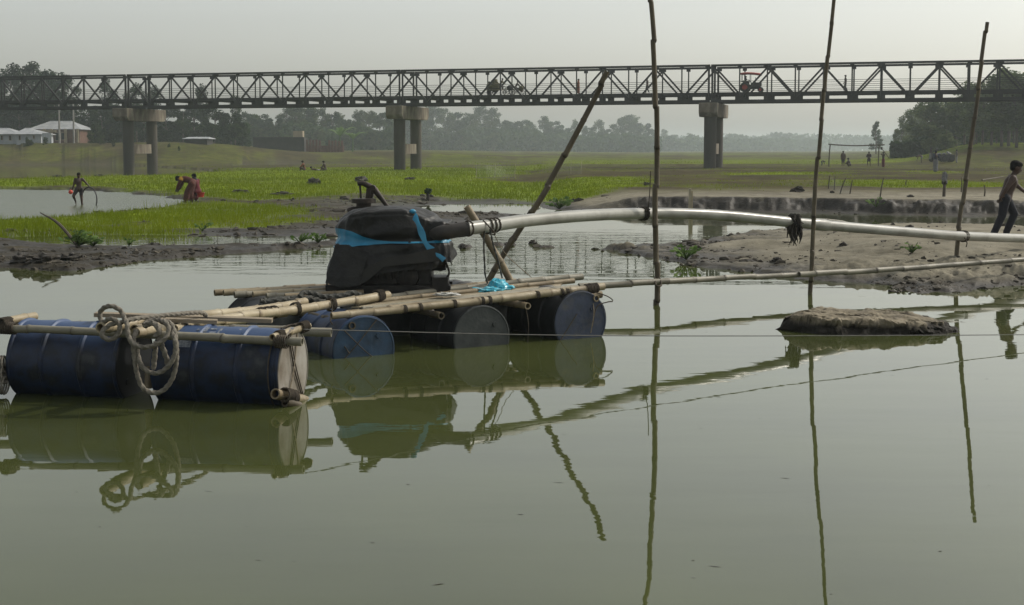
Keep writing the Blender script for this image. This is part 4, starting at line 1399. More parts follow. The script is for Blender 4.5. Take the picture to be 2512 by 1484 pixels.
def ribbon(pts, w, parent, name='blue_strip', m='blue_strap', n=24):
    pp = smooth_path(pts, n)
    mb = MB()
    vs = []
    for i, p in enumerate(pp):
        t_ = (pp[min(i + 1, n - 1)] - pp[max(i - 1, 0)]).normalized()
        sd = t_.cross(Vector((0, -1, .25))).normalized()
        ww = w * (1 + .25 * math.sin(i * 1.1))
        vs += [p + sd * ww / 2, p + Vector((0, -.006, .003)), p - sd * ww / 2]
    mb.add(vs, [(3 * i + k, 3 * i + k + 1, 3 * i + k + 4, 3 * i + k + 3) for i in range(n - 1) for k in (0, 1)], True)
    return mb.build(name, m, parent)
ribbon([P(1003, 518, 14.22), P(1012, 524, 14.02), P(1024, 545, 13.93), P(1036, 575, 13.90), P(1046, 600, 13.88), P(1066, 618, 13.86), P(1090, 638, 13.84)], .055, eng)
MB().ell(P(1012, 519, 14.0), (.035, .03, .025)).build('strip_knot', 'blue_strap', eng)
# the machinery showing below the sheet
ex = MB()
for a_, s_ in (((-1.28, 14.22, .60), (.95, .40, .24)), ((-1.45, 14.2, .74), (.5, .38, .2))):
    ex.box(a_, s_)
eb = ex.build('engine_block', 'engine', eng)
bv = eb.modifiers.new('b', 'BEVEL'); bv.width = .03; bv.segments = 2
MB().lathe((-.66, 14.12, .72), (-1, 0, 0), [(0, .06), (.01, .085), (.05, .09), (.42, .09), (.44, .07)], 24).build('exhaust_drum', 'engine', eng)
MB().lathe((-1.62, 13.93, .60), (0, 1, 0), [(0, .09), (.0, .145), (.02, .15), (.05, .15), (.06, .10), (.10, .10)], 28).build('flywheel', 'engine', eng)
MB().lathe((-1.05, 13.96, .58), (0, 1, 0), [(0, .05), (.02, .11), (.10, .13), (.2, .13)], 24).build('pump_casing', 'engine', eng)
MB().tube([(-1.05, 13.98, .66), (-.92, 13.97, .74), (-.78, 14.0, .78)], .03, 10).build('fuel_pipe', 'engine', eng)
for y_ in (13.98, 14.42):
    MB().box((-1.24, y_, .455), (1.25, .09, .09)).build('skid_beam', 'engine', eng)
MB().box((-.72, 14.1, .50), (.16, .34, .16)).build('skid_block', 'engine', eng)
for i in range(6):
    MB().box((-1.36 + i * .07, 13.985, .66), (.02, .06, .20)).build('cooling_fin', 'engine', eng)
MB().tube(smooth_path([(-.66, 14.0, .72), (-.63, 13.98, .62), (-.66, 13.97, .55), (-.62, 13.95, .47)], 16), .012, 6).build('hanging_strap', 'tarp_grey', eng)
# ------------------------------------------------------------------ hand pump standing behind the sheet
hpmp = thing('hand_pump', P(895, 530, 14.62), 'cast iron hand pump head rising above the black tarpaulin', 'hand pump')
dpm = 14.62
c0 = P(893, 600, dpm)
MB().lathe((c0.x, dpm, .45), (0, 0, 1), [(0, .075), (P(0, 505, dpm).z - .45, .078), (P(0, 496, dpm).z - .45, .078)], 20).build('pump_body', 'pump_iron', hpmp)
zf = P(0, 491, dpm).z
MB().lathe((c0.x, dpm, zf - .03), (0, 0, 1), [(0, .10), (0, .128), (.045, .128), (.05, .10)], 20).build('flange', 'pump_iron', hpmp)
MB().tube(smooth_path([(c0.x, dpm, zf - .13), (c0.x - .10, dpm - .02, zf - .12), (c0.x - .155, dpm - .03, zf - .14)], 10), [.055] * 8 + [.06, .05], 12).build('spout', 'pump_iron', hpmp)
MB().tube([(c0.x - .028, dpm, zf), P(883, 452, dpm)], .011, 8).build('pump_rod', 'pump_iron', hpmp)
yk = MB()
yk.beam(P(902, 492, dpm), P(905, 462, dpm), .075, .045)
yk.beam(P(908, 492, dpm), P(916, 458, dpm), .05, .04)
yk.build('yoke', 'pump_iron', hpmp)
MB().tube([P(877, 450, dpm), P(890, 449, dpm), P(905, 456, dpm), P(920, 466, dpm), P(940, 493, dpm), P(960, 520, dpm)], [.026, .028, .032, .034, .024, .018], 10).build('handle', 'pump_iron', hpmp)
MB().lathe(P(914, 461, dpm - .05), (0, 1, 0), [(0, .02), (0, .03), (.1, .03), (.1, .02)], 12).build('pivot_bolt', 'pump_iron', hpmp)

# ------------------------------------------------------------------ discharge pipe
pp_pts = [P(1140, 561, 13.95), P(1200, 554, 14.25), P(1300, 540, 14.9), P(1450, 528, 15.9), P(1592, 523.5, 16.95), P(1700, 525, 17.4), P(1800, 531, 17.75), P(1950, 546, 18.25), P(2100, 559, 19.0), P(2250, 571, 19.8), P(2350, 578.5, 20.5), P(2512, 585, 21.8), P(2700, 590, 23.3), P(2900, 594, 25.0)]
pl_ = thing('discharge_pipe', P(1592, 540, 16.95), 'long bowed white plastic pipe carrying sand from the engine to the bank', 'pipe')
MB().tube(smooth_path(pp_pts, 120), .068, 24, hollow=True).build('pipe', 'pvc', pl_)
hs = MB()
hs.tube(smooth_path([P(1062, 575, 14.05), P(1100, 568, 13.95), P(1150, 560.5, 13.98)], 12), [.070, .072, .073, .074, .075, .075, .074, .074, .075, .076, .077, .077], 20)
hs.build('rubber_sleeve', 'hose', pl_)
for fx in (1097, 1148):
    lash(P(fx, 568 if fx < 1100 else 560.8, 13.95), P(1200, 554, 14.25) - P(1140, 561, 13.95), .074, 2, .006, pl_, 'cord', 'hose_clamp')
MB().tube(smooth_path([P(1990, 549.5, 18.4), P(2030, 553, 18.6)], 6), [.070, .080, .080, .080, .080, .072], 24).build('pipe_socket', 'pvc', pl_)
cord([P(1185, 540, 14.12), P(1200, 556, 14.1), P(1215, 575, 14.12), P(1190, 572, 14.2)], .007, 'cord', pl_)
for fx, fy, d in ((1196, 554, 14.22), (1206, 553, 14.28), (1215, 552, 14.34)):
    lash(P(fx, fy, d), P(1300, 540, 14.9) - P(1200, 554, 14.25), .070, 2, .006, pl_, 'cord')
lash(P(1578, 524, 16.85), P(1700, 525, 17.4) - P(1450, 528, 15.9), .072, 4, .010, pl_, 'weed')
lash(P(2366, 579.5, 20.65), P(2512, 585, 21.8) - P(2250, 571, 19.8), .072, 2, .010, pl_, 'cord')
lash(P(2362, 579.5, 20.62), P(2512, 585, 21.8) - P(2250, 571, 19.8) + Vector((.4, 0, .3)), .074, 2, .010, pl_, 'cord')
cord([P(2366, 583, 20.5), P(2372, 595, 20.45), P(2370, 606, 20.45)], .008, 'cord', pl_)
# hanging cords from the pipe to the deck
for k, pts in enumerate(([P(1188, 566, 14.1), P(1187, 610, 14.12), P(1189, 650, 14.15), P(1190, 672, 14.2), P(1196, 695, 14.25)], [P(1202, 562, 14.1), P(1210, 600, 14.15), P(1222, 640, 14.2), P(1232, 682, 14.25)])):
    c_ = MB().tube(smooth_path(pts, 30), .009, 8, lobes=2, lobe_amp=.25, twist=120)
    single(c_, 'hanging_cord', 'rope_dark', ('knotted cord hanging from the pipe, nearer the engine', 'thin cord hanging from the pipe, nearer the crossed poles')[k], 'cord', 'cords hanging from the pipe')
single(MB().tube(smooth_path([P(1205, 560, 14.15), P(1240, 622, 14.5), P(1314, 690, 14.9)], 30), .004, 6), 'guy_line', 'cord_pale', 'thin pale guy line slanting from the pipe lashing down to the deck', 'cord')

# black weed caught on the pipe
wd = MB()
wr_ = random.Random(3)
for k in range(60):
    a_ = wr_.uniform(0, 6.28)
    q = P(1950 + wr_.uniform(-14, 14), 546, 18.25 + wr_.uniform(-.03, .03))
    pt = q + Vector((0, math.cos(a_) * .08, math.sin(a_) * .08))
    drop = wr_.uniform(.02, .12) if wr_.random() < .75 else wr_.uniform(.15, .26)
    wd.tube(smooth_path([pt + Vector((0, 0, .03)), pt + Vector((wr_.uniform(-.04, .04), -.03, -drop * .4)), pt + Vector((wr_.uniform(-.06, .06), -.04, -drop))], 6), [.02, .02, .018, .014, .010, .004], 5)
single(wd, 'weed_tangle', 'weed', 'black rotten weed tangled round the white pipe', 'weed')

# ------------------------------------------------------------------ standing and lying bamboo
def standing(pts, r0, r1, label, m='bamboo_dark', gap=.42, group=None, **k):
    return single(bamboo(pts, r0, r1, gap, hollow=True, **k), 'bamboo_pole', m, label, 'bamboo pole', group)
standing([P(1607, 790, 16.7), P(1611, 700, 16.72), P(1609, 520, 16.72), P(1610, 300, 16.72), P(1604, 120, 16.72), P(1594, -10, 16.72), P(1588, -90, 16.72)], .036, .028, 'tall bamboo pole standing in the water where the white pipe bows highest', seed=5, wob=.012)
standing([P(1983, 810, 18.0), P(1990, 700, 18.0), P(1999, 500, 18.02), P(2012, 330, 18.02), P(2024, 190, 18.02), P(2040, 40, 18.02), P(2050, -70, 18.02)], .031, .023, 'tall bamboo pole leaning beside the weed-hung pipe', seed=8, wob=.012)
standing([P(2341, 690, 20.9), P(2352, 560, 20.9), P(2376, 390, 20.9), P(2402, 200, 20.9), P(2421, 56, 20.9)], .036, .028, 'leaning bamboo pole planted in the sand bar near the striding boy', seed=2, wob=.012)
standing([P(1160, 760, 16.35), P(1250, 600, 16.4), P(1335, 470, 16.4), P(1400, 350, 16.4), P(1450, 255, 16.4), P(1489, 178, 16.4)], .038, .032, 'dark bamboo prop slanting up behind the pipe to the bridge line', seed=4, wob=.014)
standing([P(1259, 702, 14.55), P(1215, 620, 14.5), P(1145, 506, 14.42)], .038, .038, 'short brown bamboo strut holding up the pipe beside the engine', m='bamboo', seed=6)
standing([P(1420, 703, 16.15), P(1607, 692, 16.55), P(1800, 681, 17.3), P(1990, 672, 17.85)], .039, .034, 'long grey bamboo lying level from the raft towards the sand bar', m='bamboo_grey', gap=.5, seed=7)
standing([P(1960, 673.5, 17.72), P(2160, 662, 18.4), P(2350, 648, 19.0), P(2512, 637, 19.5), P(2750, 620, 20.3)], .038, .030, 'grey bamboo resting over the sand bar, end lashed to the level bamboo', m='bamboo_grey', gap=.5, seed=12)
standing([P(2000, 540, 19.4), P(2060, 543, 19.5), P(2120, 560, 19.6)], .026, .020, 'thin curved bamboo tip showing just behind the white pipe', m='bamboo_grey', seed=13)
cl = P(1620, 691, 16.5)
single(MB().tube(smooth_path([P(1606, 682, 16.6), P(1610, 700, 16.44), P(1622, 700, 16.5), P(1618, 682, 16.6)], 20), .012, 6), 'pole_lashing', 'cord', 'cord tying the level bamboo to the tallest pole in the water', 'cord')
single(MB().tube(smooth_path([P(1596, 420, 16.65), P(1594, 470, 16.65), P(1590, 510, 16.7), P(1586, 522, 16.8)], 20), .006, 6), 'pole_string', 'cord', 'thin string hanging along the tallest pole above the pipe', 'cord')

# wire stretched over the water
single(MB().tube(smooth_path([P(745, 808, 10.2), P(1500, 823.5, 11.5), P(2512, 821, 13.3), P(2900, 812, 14.1)], 40), .0042, 6), 'stretched_wire', 'wire', 'thin wire stretched low over the water from the front drums', 'wire')

# blue bag and plastic scraps on the deck
def blob(c, r, amp, freq, seed=0, seg=28, rings=18, sq=1.0):
    mb = MB()
    mb.ell((0, 0, 0), (1, 1, 1), seg, rings)
    vs = []
    for p in mb.v:
        q = Vector(p)
        k = 1 + amp * mnoise.noise(q * freq + Vector((seed * 7.1, 0, 0))) + amp * .5 * mnoise.noise(q * freq * 2.3 + Vector((seed * 3.3, 5, 0)))
        q = Vector((q.x * r[0], q.y * r[1], q.z * r[2])) * k
        vs.append(q + Vector(c))
    mb.v = [tuple(v) for v in vs]
    return mb
bag = blob(P(1222, 702, 14.15), (.095, .09, .075), .35, 2.2, 1)
b2 = blob(P(1195, 713, 14.0), (.16, .08, .035), .5, 2.6, 2)
bag.add(b2.v, b2.f)
b3 = blob(P(1238, 706, 14.1), (.09, .07, .03), .5, 2.6, 3)
bag.add(b3.v, b3.f)
single(bag, 'plastic_bag', 'blue_bag', 'crumpled bright blue plastic bag lying on the bamboo deck', 'bag')
single(blob(P(1095, 722, 13.55), (.12, .06, .018), .6, 3, 5), 'plastic_scrap', 'clear_bag', 'clear crumpled plastic scrap on the slatted deck', 'plastic scrap')

# ------------------------------------------------------------------ mud island beside the poles
def mud_island():
    cx, cy_ = P(2125, 800, 14.4).x, 14.42
    nx_, ny_ = 240, 120
    X, Y = np.meshgrid(np.linspace(-1.35, 1.35, nx_), np.linspace(-.95, .95, ny_))
    wob, fin = fbm(X * 2.2 + 31, Y * 2.2 + 7, 4) - .5, fbm(X * 9 + 3, Y * 9, 4) - .5
    r = (np.abs(X / .90) ** 3.2 + np.abs(Y / ((.50 + .06 * X) * (1 - .55 * ss(-.45, -.95, X)))) ** 2.6) ** (1 / 2.8)
    sd = (1 - r) * .5 + wob * .16 + fin * .05
    front = ss(.15, -.25, Y)
    h = -.16 + .16 * ss(-.16, .0, sd) + (.055 * ss(.0, .10, sd) + .10 * ss(.02, .20, sd)) * (1 - front) + (.07 * ss(.0, .04, sd) + .10 * ss(.035 + wob * .1, .085 + wob * .15, sd)) * front
    h = h + ss(.0, .08, sd) * (wob * .09 + fin * .075 - .05 * ss(.35, .9, X) + .02 * ss(.0, -.7, X) + .075 * Y)
    jx, jy = (fbm(X * 5 + 9, h * 20 + Y * 5, 3) - .5) * .07, (fbm(X * 4 + h * 9, h * 24 + Y * 4 + 5, 4) - .5) * .13
    vs = np.stack([X * 1.04 + cx - .02 + jx, Y + cy_ + jy, h], -1).reshape(-1, 3)
    damp = (1 - ss(.105, .140, h + fin * .06 - .075 * Y)).reshape(-1)
    fs = [(j * nx_ + i, j * nx_ + i + 1, (j + 1) * nx_ + i + 1, (j + 1) * nx_ + i) for j in range(ny_ - 1) for i in range(nx_ - 1)]
    mb = MB()
    mb.add([Vector(v) for v in vs.tolist()], fs, True, damp.tolist())
    m = mat('mud_slab', [(.06, .05, .036), (.17, .145, .10), (.26, .225, .16)], 4, .8, .7, 16, detail=9, bdist=.03, attr='node', attr_col=(.012, .010, .007), spec=.2)
    return single(mb, 'mud_island', m, 'flat-topped slab of mud standing out of the water by the sand bar', 'mud bank')
mud_island()

# ------------------------------------------------------------------ trees
def quad_mesh(name, cen, ax, ay, tint, m):
    """one quad per leaf spray from arrays of centres and half-axes"""
    n = len(cen)
    co = np.stack([cen - ax - ay, cen + ax - ay * .6, cen + ax * .8 + ay, cen - ax * .7 + ay * .8], 1).reshape(-1, 3).astype(np.float32)
    me = bpy.data.meshes.new(name)
    me.vertices.add(n * 4)
    me.vertices.foreach_set('co', co.ravel())
    me.loops.add(n * 4)
    me.loops.foreach_set('vertex_index', np.arange(n * 4, dtype=np.int32))
    me.polygons.add(n)
    me.polygons.foreach_set('loop_start', np.arange(0, n * 4, 4, dtype=np.int32))
    at = me.attributes.new('tint', 'FLOAT', 'POINT')
    at.data.foreach_set('value', np.repeat(tint, 4).astype(np.float32))
    me.update()
    me.materials.append(M[m])
    return me
def unit_vec(rg, n):
    v = rg.normal(size=(n, 3))
    return v / np.linalg.norm(v, axis=1, keepdims=True)
def tree_kind(seed, kind):
    rg = np.random.RandomState(seed)
    clumps = []
    if kind == 'tall':                                   # airy, upright, in separate tufts
        for k in range(24):
            z = .26 + .70 * (k + rg.rand()) / 24
            w = .13 * math.sin(math.pi * min(1, (1.05 - z) / .75)) + .02
            a = rg.rand() * 6.28
            clumps.append((math.cos(a) * w * rg.uniform(.3, 1), math.sin(a) * w * rg.uniform(.3, 1), z, rg.uniform(.05, .095), rg.uniform(.05, .085)))
        leaf, per, mt = .0125, 130, 'leaf_olive'
    elif kind == 'round':                                # broad dark crown
        for k in range(34):
            z = .14 + .78 * rg.rand()
            w = .30 * math.sqrt(max(0.05, 1 - ((z - .50) / .47) ** 2))
            a = rg.rand() * 6.28
            q = math.sqrt(rg.uniform(.15, 1))
            clumps.append((math.cos(a) * w * q, math.sin(a) * w * q, z, rg.uniform(.08, .13), rg.uniform(.06, .10)))
        leaf, per, mt = .018, 160, 'leaf'
    elif kind == 'cone':
        for k in range(20):
            z = .14 + .82 * (k + rg.rand()) / 20
            w = .15 * (1.02 - z) ** .7
            a = rg.rand() * 6.28
            clumps.append((math.cos(a) * w, math.sin(a) * w, z, .05 + .05 * (1 - z), .06))
        leaf, per, mt = .014, 150, 'leaf'
    else:                                                # plume: bamboo and slender growth, leaves to the ground
        for k in range(34):
            z = .04 + .84 * rg.rand()
            w = .26 * (1 - .45 * z) * rg.uniform(.3, 1)
            a = rg.rand() * 6.28
            clumps.append((math.cos(a) * w, math.sin(a) * w, z, rg.uniform(.06, .10), rg.uniform(.07, .12)))
        leaf, per, mt = .018, 170, 'leaf_olive'
    C, T = [], []
    for (x, y, z, rr, rz) in clumps:
        u = unit_vec(rg, per) * (rg.rand(per, 1) ** .45)
        C.append(np.array([x, y, z]) + u * np.array([rr, rr, rz]))
        T.append(np.clip(rg.uniform(.0, .9) + rg.normal(size=per) * .16, 0, 1))
    C, T = np.concatenate(C), np.concatenate(T)
    n = len(C)
    a1 = unit_vec(rg, n)
    a2 = np.cross(a1, unit_vec(rg, n))
    a2 /= np.linalg.norm(a2, axis=1, keepdims=True) + 1e-9
    sz = leaf * rg.uniform(.5, 1.3, (n, 1))
    crown = quad_mesh('crown_' + kind, C, a1 * sz, a2 * sz * .7, T, mt)
    tk = MB()
    r0 = .011 if kind == 'tall' else .016
    lean = rg.uniform(-.02, .02, 2)
    top = .9
    tk.tube([(lean[0] * t * t * 2, lean[1] * t * t * 2, -.03 + t * top) for t in np.linspace(0, 1, 9)], [r0 * (1.25 - t) for t in np.linspace(0, 1, 9)], 7)
    for (x, y, z, rr, rz) in clumps[::2]:
        b = max(.18, z - .16)
        tk.tube([(0, 0, b), (x * .5, y * .5, (b + z) / 2 + .0), (x, y, z)], [r0 * .5, r0 * .35, r0 * .15], 5)
    tm = tk.mesh('trunk_' + kind)
    tm.materials.append(M['bark'])
    return crown, tm
KINDS = {k: [tree_kind(s + 31 * i, k) for i in range(4 if k != 'cone' else 1)] for s, k in enumerate(('tall', 'round', 'plume', 'cone'))}
TR = random.Random(21)
TCOUNT = 0
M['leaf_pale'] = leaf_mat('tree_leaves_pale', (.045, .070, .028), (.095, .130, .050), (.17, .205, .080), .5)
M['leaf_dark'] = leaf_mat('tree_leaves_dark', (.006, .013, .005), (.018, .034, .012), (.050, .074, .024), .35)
def tree(px, top, d, kind, label, group=None, wide=1.0, zb=None):
    global TCOUNT
    x = (px - 512) * d / F
    g = hz(x, d) if zb is None else zb
    h = H + (HY - top) * d / F - g
    t = thing('tree', (x, d, g), label, 'tree', group)
    t.rotation_euler = (0, 0, TR.uniform(0, 6.28))
    t.scale = (h * wide, h * wide, h)
    TCOUNT += 1
    cm, tm = KINDS[kind][TCOUNT % len(KINDS[kind])]
    for nm, me in (('crown', cm), ('trunk', tm)):
        o = bpy.data.objects.new(nm, me)
        COL.objects.link(o)
        o.parent = t
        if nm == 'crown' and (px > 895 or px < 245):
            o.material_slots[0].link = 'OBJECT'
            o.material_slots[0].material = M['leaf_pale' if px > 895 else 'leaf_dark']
    return t
# named individuals first
tree(31.6, 62, 222, 'tall', 'tallest airy tree rising above the bridge at its left end', 'trees behind the tin-roofed houses', 1.15)
tree(14, 65, 224, 'tall', 'airy tree above the bridge, just left of the tallest one', 'trees behind the tin-roofed houses', 1.15)
tree(875, 121, 300, 'cone', 'lone tapering tree standing behind the goal frame', None, 1.2)
gl = 'trees behind the tin-roofed houses'
for px, top, d, k, w in ((-14, 78, 218, 'tall', 1.2), (0, 74, 226, 'tall', 1.1), (45, 72, 220, 'tall', 1), (53, 70, 228, 'tall', 1), (61, 75, 224, 'tall', 1.1), (71, 75, 222, 'tall', 1.2), (-3, 96, 216, 'round', 1.0), (22, 100, 219, 'round', 1.1), (42, 98, 220, 'round', 1.1), (64, 100, 222, 'round', 1.1)):
    tree(px, top, d, k, {'tall': 'slender', 'round': 'rounded', 'plume': 'low'}[k] + ' tree in the clump behind the tin-roofed houses', gl, w)
for px, top, d, k, w in ((88, 106, 224, 'round', 1.1), (104, 104, 226, 'round', 1.2), (111, 80, 232, 'tall', 1.0), (122, 104, 222, 'round', 1.2), (138, 84, 230, 'tall', 1.2), (146, 108, 216, 'round', 1.0), (154, 87, 234, 'tall', 1.2), (168, 105, 222, 'round', 1.3), (184, 108, 218, 'plume', 1.1), (196, 103, 226, 'round', 1.3), (204, 86, 236, 'tall', 1.0), (216, 106, 222, 'round', 1.2), (232, 112, 218, 'round', 1.2), (237, 95, 246, 'tall', .7), (98, 122, 210, 'plume', 1.4), (130, 124, 208, 'plume', 1.5), (165, 124, 206, 'plume', 1.5), (215, 124, 208, 'plume', 1.5), (236, 122, 214, 'plume', 1.4)):
    tree(px, top, d, k, {'tall': 'slender', 'round': 'rounded', 'plume': 'low'}[k] + ' dark green tree in the belt behind the left pier', 'tree belt behind the left pier', w)
for px, top, d, k, w in ((250, 112, 248, 'round', 1.2), (262, 113, 258, 'round', 1.2), (275, 117, 250, 'round', 1.2), (288, 107, 262, 'tall', 1.5), (297, 105, 262, 'tall', 1.6), (305, 106, 268, 'round', 1.0), (312, 107, 268, 'tall', 1.4), (325, 108, 272, 'tall', 1.2), (333, 112, 274, 'round', 1.0), (341, 113, 282, 'tall', 1.2), (350, 118, 272, 'round', 1.2), (358, 111, 290, 'tall', 1), (364, 110, 290, 'tall', 1), (370, 111, 288, 'tall', 1.1), (380, 111, 292, 'round', 1.2), (392, 109, 296, 'tall', 1.4), (262, 128, 240, 'plume', 1.6), (292, 128, 244, 'plume', 1.6), (320, 128, 256, 'plume', 1.6), (346, 130, 262, 'plume', 1.6), (375, 130, 270, 'plume', 1.6)):
    tree(px, top, d * 1.3, k, {'tall': 'slender', 'round': 'rounded', 'plume': 'low'}[k] + ' green tree in the belt between the left and middle piers', 'tree belt between the left and middle piers', w)
for px, top, d, k, w in ((408, 108, 300, 'round', 1.1), (420, 110, 306, 'round', 1.1), (433, 105, 310, 'tall', 1.8), (445, 108, 312, 'tall', 1.6), (458, 111, 316, 'round', 1.2), (470, 113, 320, 'tall', 1.6), (480, 106, 324, 'tall', 1.5), (491, 108, 326, 'tall', 1.5), (501, 119, 330, 'round', 1.1), (513, 120, 340, 'round', 1.2), (526, 119, 342, 'round', 1.2), (546, 116, 352, 'tall', 1.5), (554, 120, 350, 'round', 1.1), (565, 127, 356, 'round', 1.2), (574, 120, 368, 'tall', 1.0), (588, 126, 366, 'round', 1.2), (598, 120, 372, 'tall', 1.4), (606, 128, 372, 'round', 1.1), (617, 119, 382, 'tall', 1.6), (625, 115, 384, 'tall', 1.5), (633, 115, 386, 'tall', 1.6), (642, 122, 388, 'round', 1.2), (651, 131, 392, 'round', 1.3), (400, 128, 288, 'plume', 1.7), (430, 128, 296, 'plume', 1.8), (462, 129, 304, 'plume', 1.8), (494, 131, 312, 'plume', 1.8), (530, 133, 330, 'plume', 1.8), (566, 136, 346, 'plume', 1.7), (600, 136, 360, 'plume', 1.7), (632, 134, 374, 'plume', 1.8)):
    tree(px, top, d * 1.8, k, {'tall': 'slender', 'round': 'rounded', 'plume': 'low'}[k] + ' hazy grey-green tree in the belt right of the middle pier', 'hazy tree belt in mid picture', w)
for px, top, d, k, w in ((664, 129, 470, 'tall', 1.2), (674, 134, 480, 'round', 1.2), (689, 133, 500, 'tall', 1.2), (660, 138, 450, 'plume', 1.8), (697, 137, 520, 'round', 1.3), (708, 138, 530, 'round', 1.3), (731, 133, 560, 'round', 1.3), (741, 134, 570, 'round', 1.3), (752, 138, 580, 'round', 1.3), (763, 136, 590, 'round', 1.2), (776, 131, 600, 'round', 1.2), (786, 132, 600, 'round', 1.3), (797, 135, 610, 'round', 1.3), (807, 137, 610, 'round', 1.3), (720, 137, 545, 'round', 1.4), (684, 139, 490, 'plume', 1.9)):
    tree(px, top, d * 2.0, k, {'tall': 'slender', 'round': 'rounded', 'plume': 'low'}[k] + ' pale blue-grey tree in the far hazy line by the right pier', 'far hazy tree line', w)
gr_ = 'tree grove on the right bank'
for px, top, d, k, w in ((901, 122, 215, 'round', .8), (908, 110, 222, 'tall', 1.5), (917, 111, 224, 'tall', 1.6), (912, 130, 205, 'plume', 1.5)):
    tree(px, top, d, k, {'tall': 'slender', 'round': 'rounded', 'plume': 'low'}[k] + ' hazy tree at the outer edge of the right bank grove', gr_, w)
for px, top, d, k, w in ((927, 101, 178, 'round', 1.2), (936, 99, 180, 'tall', 1.8), (945, 96, 176, 'round', 1.2), (955, 98, 172, 'plume', 1.3), (930, 124, 168, 'plume', 1.6), (944, 126, 164, 'plume', 1.6), (963, 90, 170, 'tall', 1.7)):
    tree(px, top, d, k, {'tall': 'slender', 'round': 'rounded', 'plume': 'low'}[k] + ' tree in the right bank grove above the loaded cart', gr_, w)
for px, top, d, k, w in ((972, 83, 158, 'tall', 1.7), (981, 82, 156, 'tall', 1.6), (990, 86, 154, 'tall', 1.8), (1000, 78, 152, 'tall', 1.8), (1007, 69, 152, 'tall', 1.7), (1015, 71, 150, 'tall', 1.7), (1024, 72, 150, 'tall', 1.8), (1036, 76, 148, 'tall', 1.8), (995, 100, 160, 'round', 1.2), (1012, 102, 160, 'round', 1.2), (975, 105, 160, 'round', 1.1), (1030, 100, 156, 'round', 1.2)):
    tree(px, top, d, k, {'tall': 'slender', 'round': 'rounded', 'plume': 'low'}[k] + ' tree in the right bank grove beyond the leaning pole', gr_, w)
# the woods on the horizon read as one mass
def far_wood():
    rg = np.random.RandomState(77)
    n = 26000
    px = rg.uniform(640, 1060, n)
    d = rg.uniform(1300, 1900, n)
    x = (px - 512) * d / F
    ridge = 7 + 13.0 * fbm(x * .03, d * .004, 3) + 3 * fbm(x * .12 + 5, d * .01, 2)
    z = rg.rand(n) ** .7 * ridge + .5
    C = np.stack([x, d, z], -1)
    a1 = unit_vec(rg, n)
    a2 = np.cross(a1, unit_vec(rg, n))
    s_ = rg.uniform(.7, 1.9, (n, 1))
    me = quad_mesh('far_wood', C, a1 * s_, a2 * s_, rg.rand(n), 'leaf')
    o = bpy.data.objects.new('far_wood', me)
    COL.objects.link(o)
    tag(o, 'faint blue-grey wood along the horizon', 'wood', None, 'stuff')
far_wood()

def undergrowth():
    rg = np.random.RandomState(41)
    parts = []
    for p0, p1, d0, d1, hh, n in ((-40, 250, 226, 240, 4.5, 26000), (250, 400, 325, 375, 6, 20000), (400, 660, 545, 690, 8.0, 26000), (650, 820, 900, 1180, 9, 14000), (890, 1060, 170, 186, 2.8, 14000)):
        px = rg.uniform(p0, p1, n)
        d = d0 + (d1 - d0) * np.clip((px - p0) / (p1 - p0) + rg.uniform(-.2, .2, n), 0, 1)
        x = (px - 512) * d / F
        top = hh * (.35 + 1.0 * fbm(x * .12, d * .05, 3))
        g = terrain_height(x[None, :], d[None, :])[0]
        z = g + rg.rand(n) ** .8 * top
        C = np.stack([x, d, z], -1)
        a1 = unit_vec(rg, n)
        a2 = np.cross(a1, unit_vec(rg, n))
        sz = rg.uniform(.15, .42, (n, 1)) * (d[:, None] / 240)
        parts.append((C, a1 * sz, a2 * sz, np.clip(fbm(x * .3, z * .6, 3) * 1.3 - .3 + rg.normal(size=n) * .15, 0, 1)))
    me = quad_mesh('undergrowth', *[np.concatenate([q[i] for q in parts]) for i in range(4)], 'leaf')
    o = bpy.data.objects.new('undergrowth', me)
    COL.objects.link(o)
    tag(o, 'dense undergrowth filling the foot of the tree belts', 'undergrowth', None, 'stuff')
undergrowth()
# bushes and banana plants by the houses
BUSH = KINDS['plume']
def bush(px, base_y, top, d, label, w=1.0):
    x = (px - 512) * d / F
    g = hz(x, d)
    h = max(.6, (base_y - top) * d / F)
    t = thing('bush', (x, d, g), label, 'bush', 'bushes along the far bank')
    t.rotation_euler = (0, 0, px)
    t.scale = (h * w * 1.4, h * w * 1.4, h)
    for nm, me in zip(('foliage', 'stem'), BUSH[int(px) % 4]):
        o = bpy.data.objects.new(nm, me)
        COL.objects.link(o)
        o.parent = t
bush(30, 147, 134, 193, 'dark bush in front of the long tin shed')
bush(47, 145, 137, 192, 'low bush at the end of the tin shed')
bush(92, 144, 131, 196, 'dark bush right of the brick house')
bush(101, 146, 132, 192, 'rounded bush between the brick house and the left pier')
bush(115, 148, 141, 188, 'low dark bush on the bank beside the left pier')
bush(170, 151, 146, 184, 'green bush on the bank mound')
bush(180, 152, 147, 182, 'small green bush below the white-roofed shed')
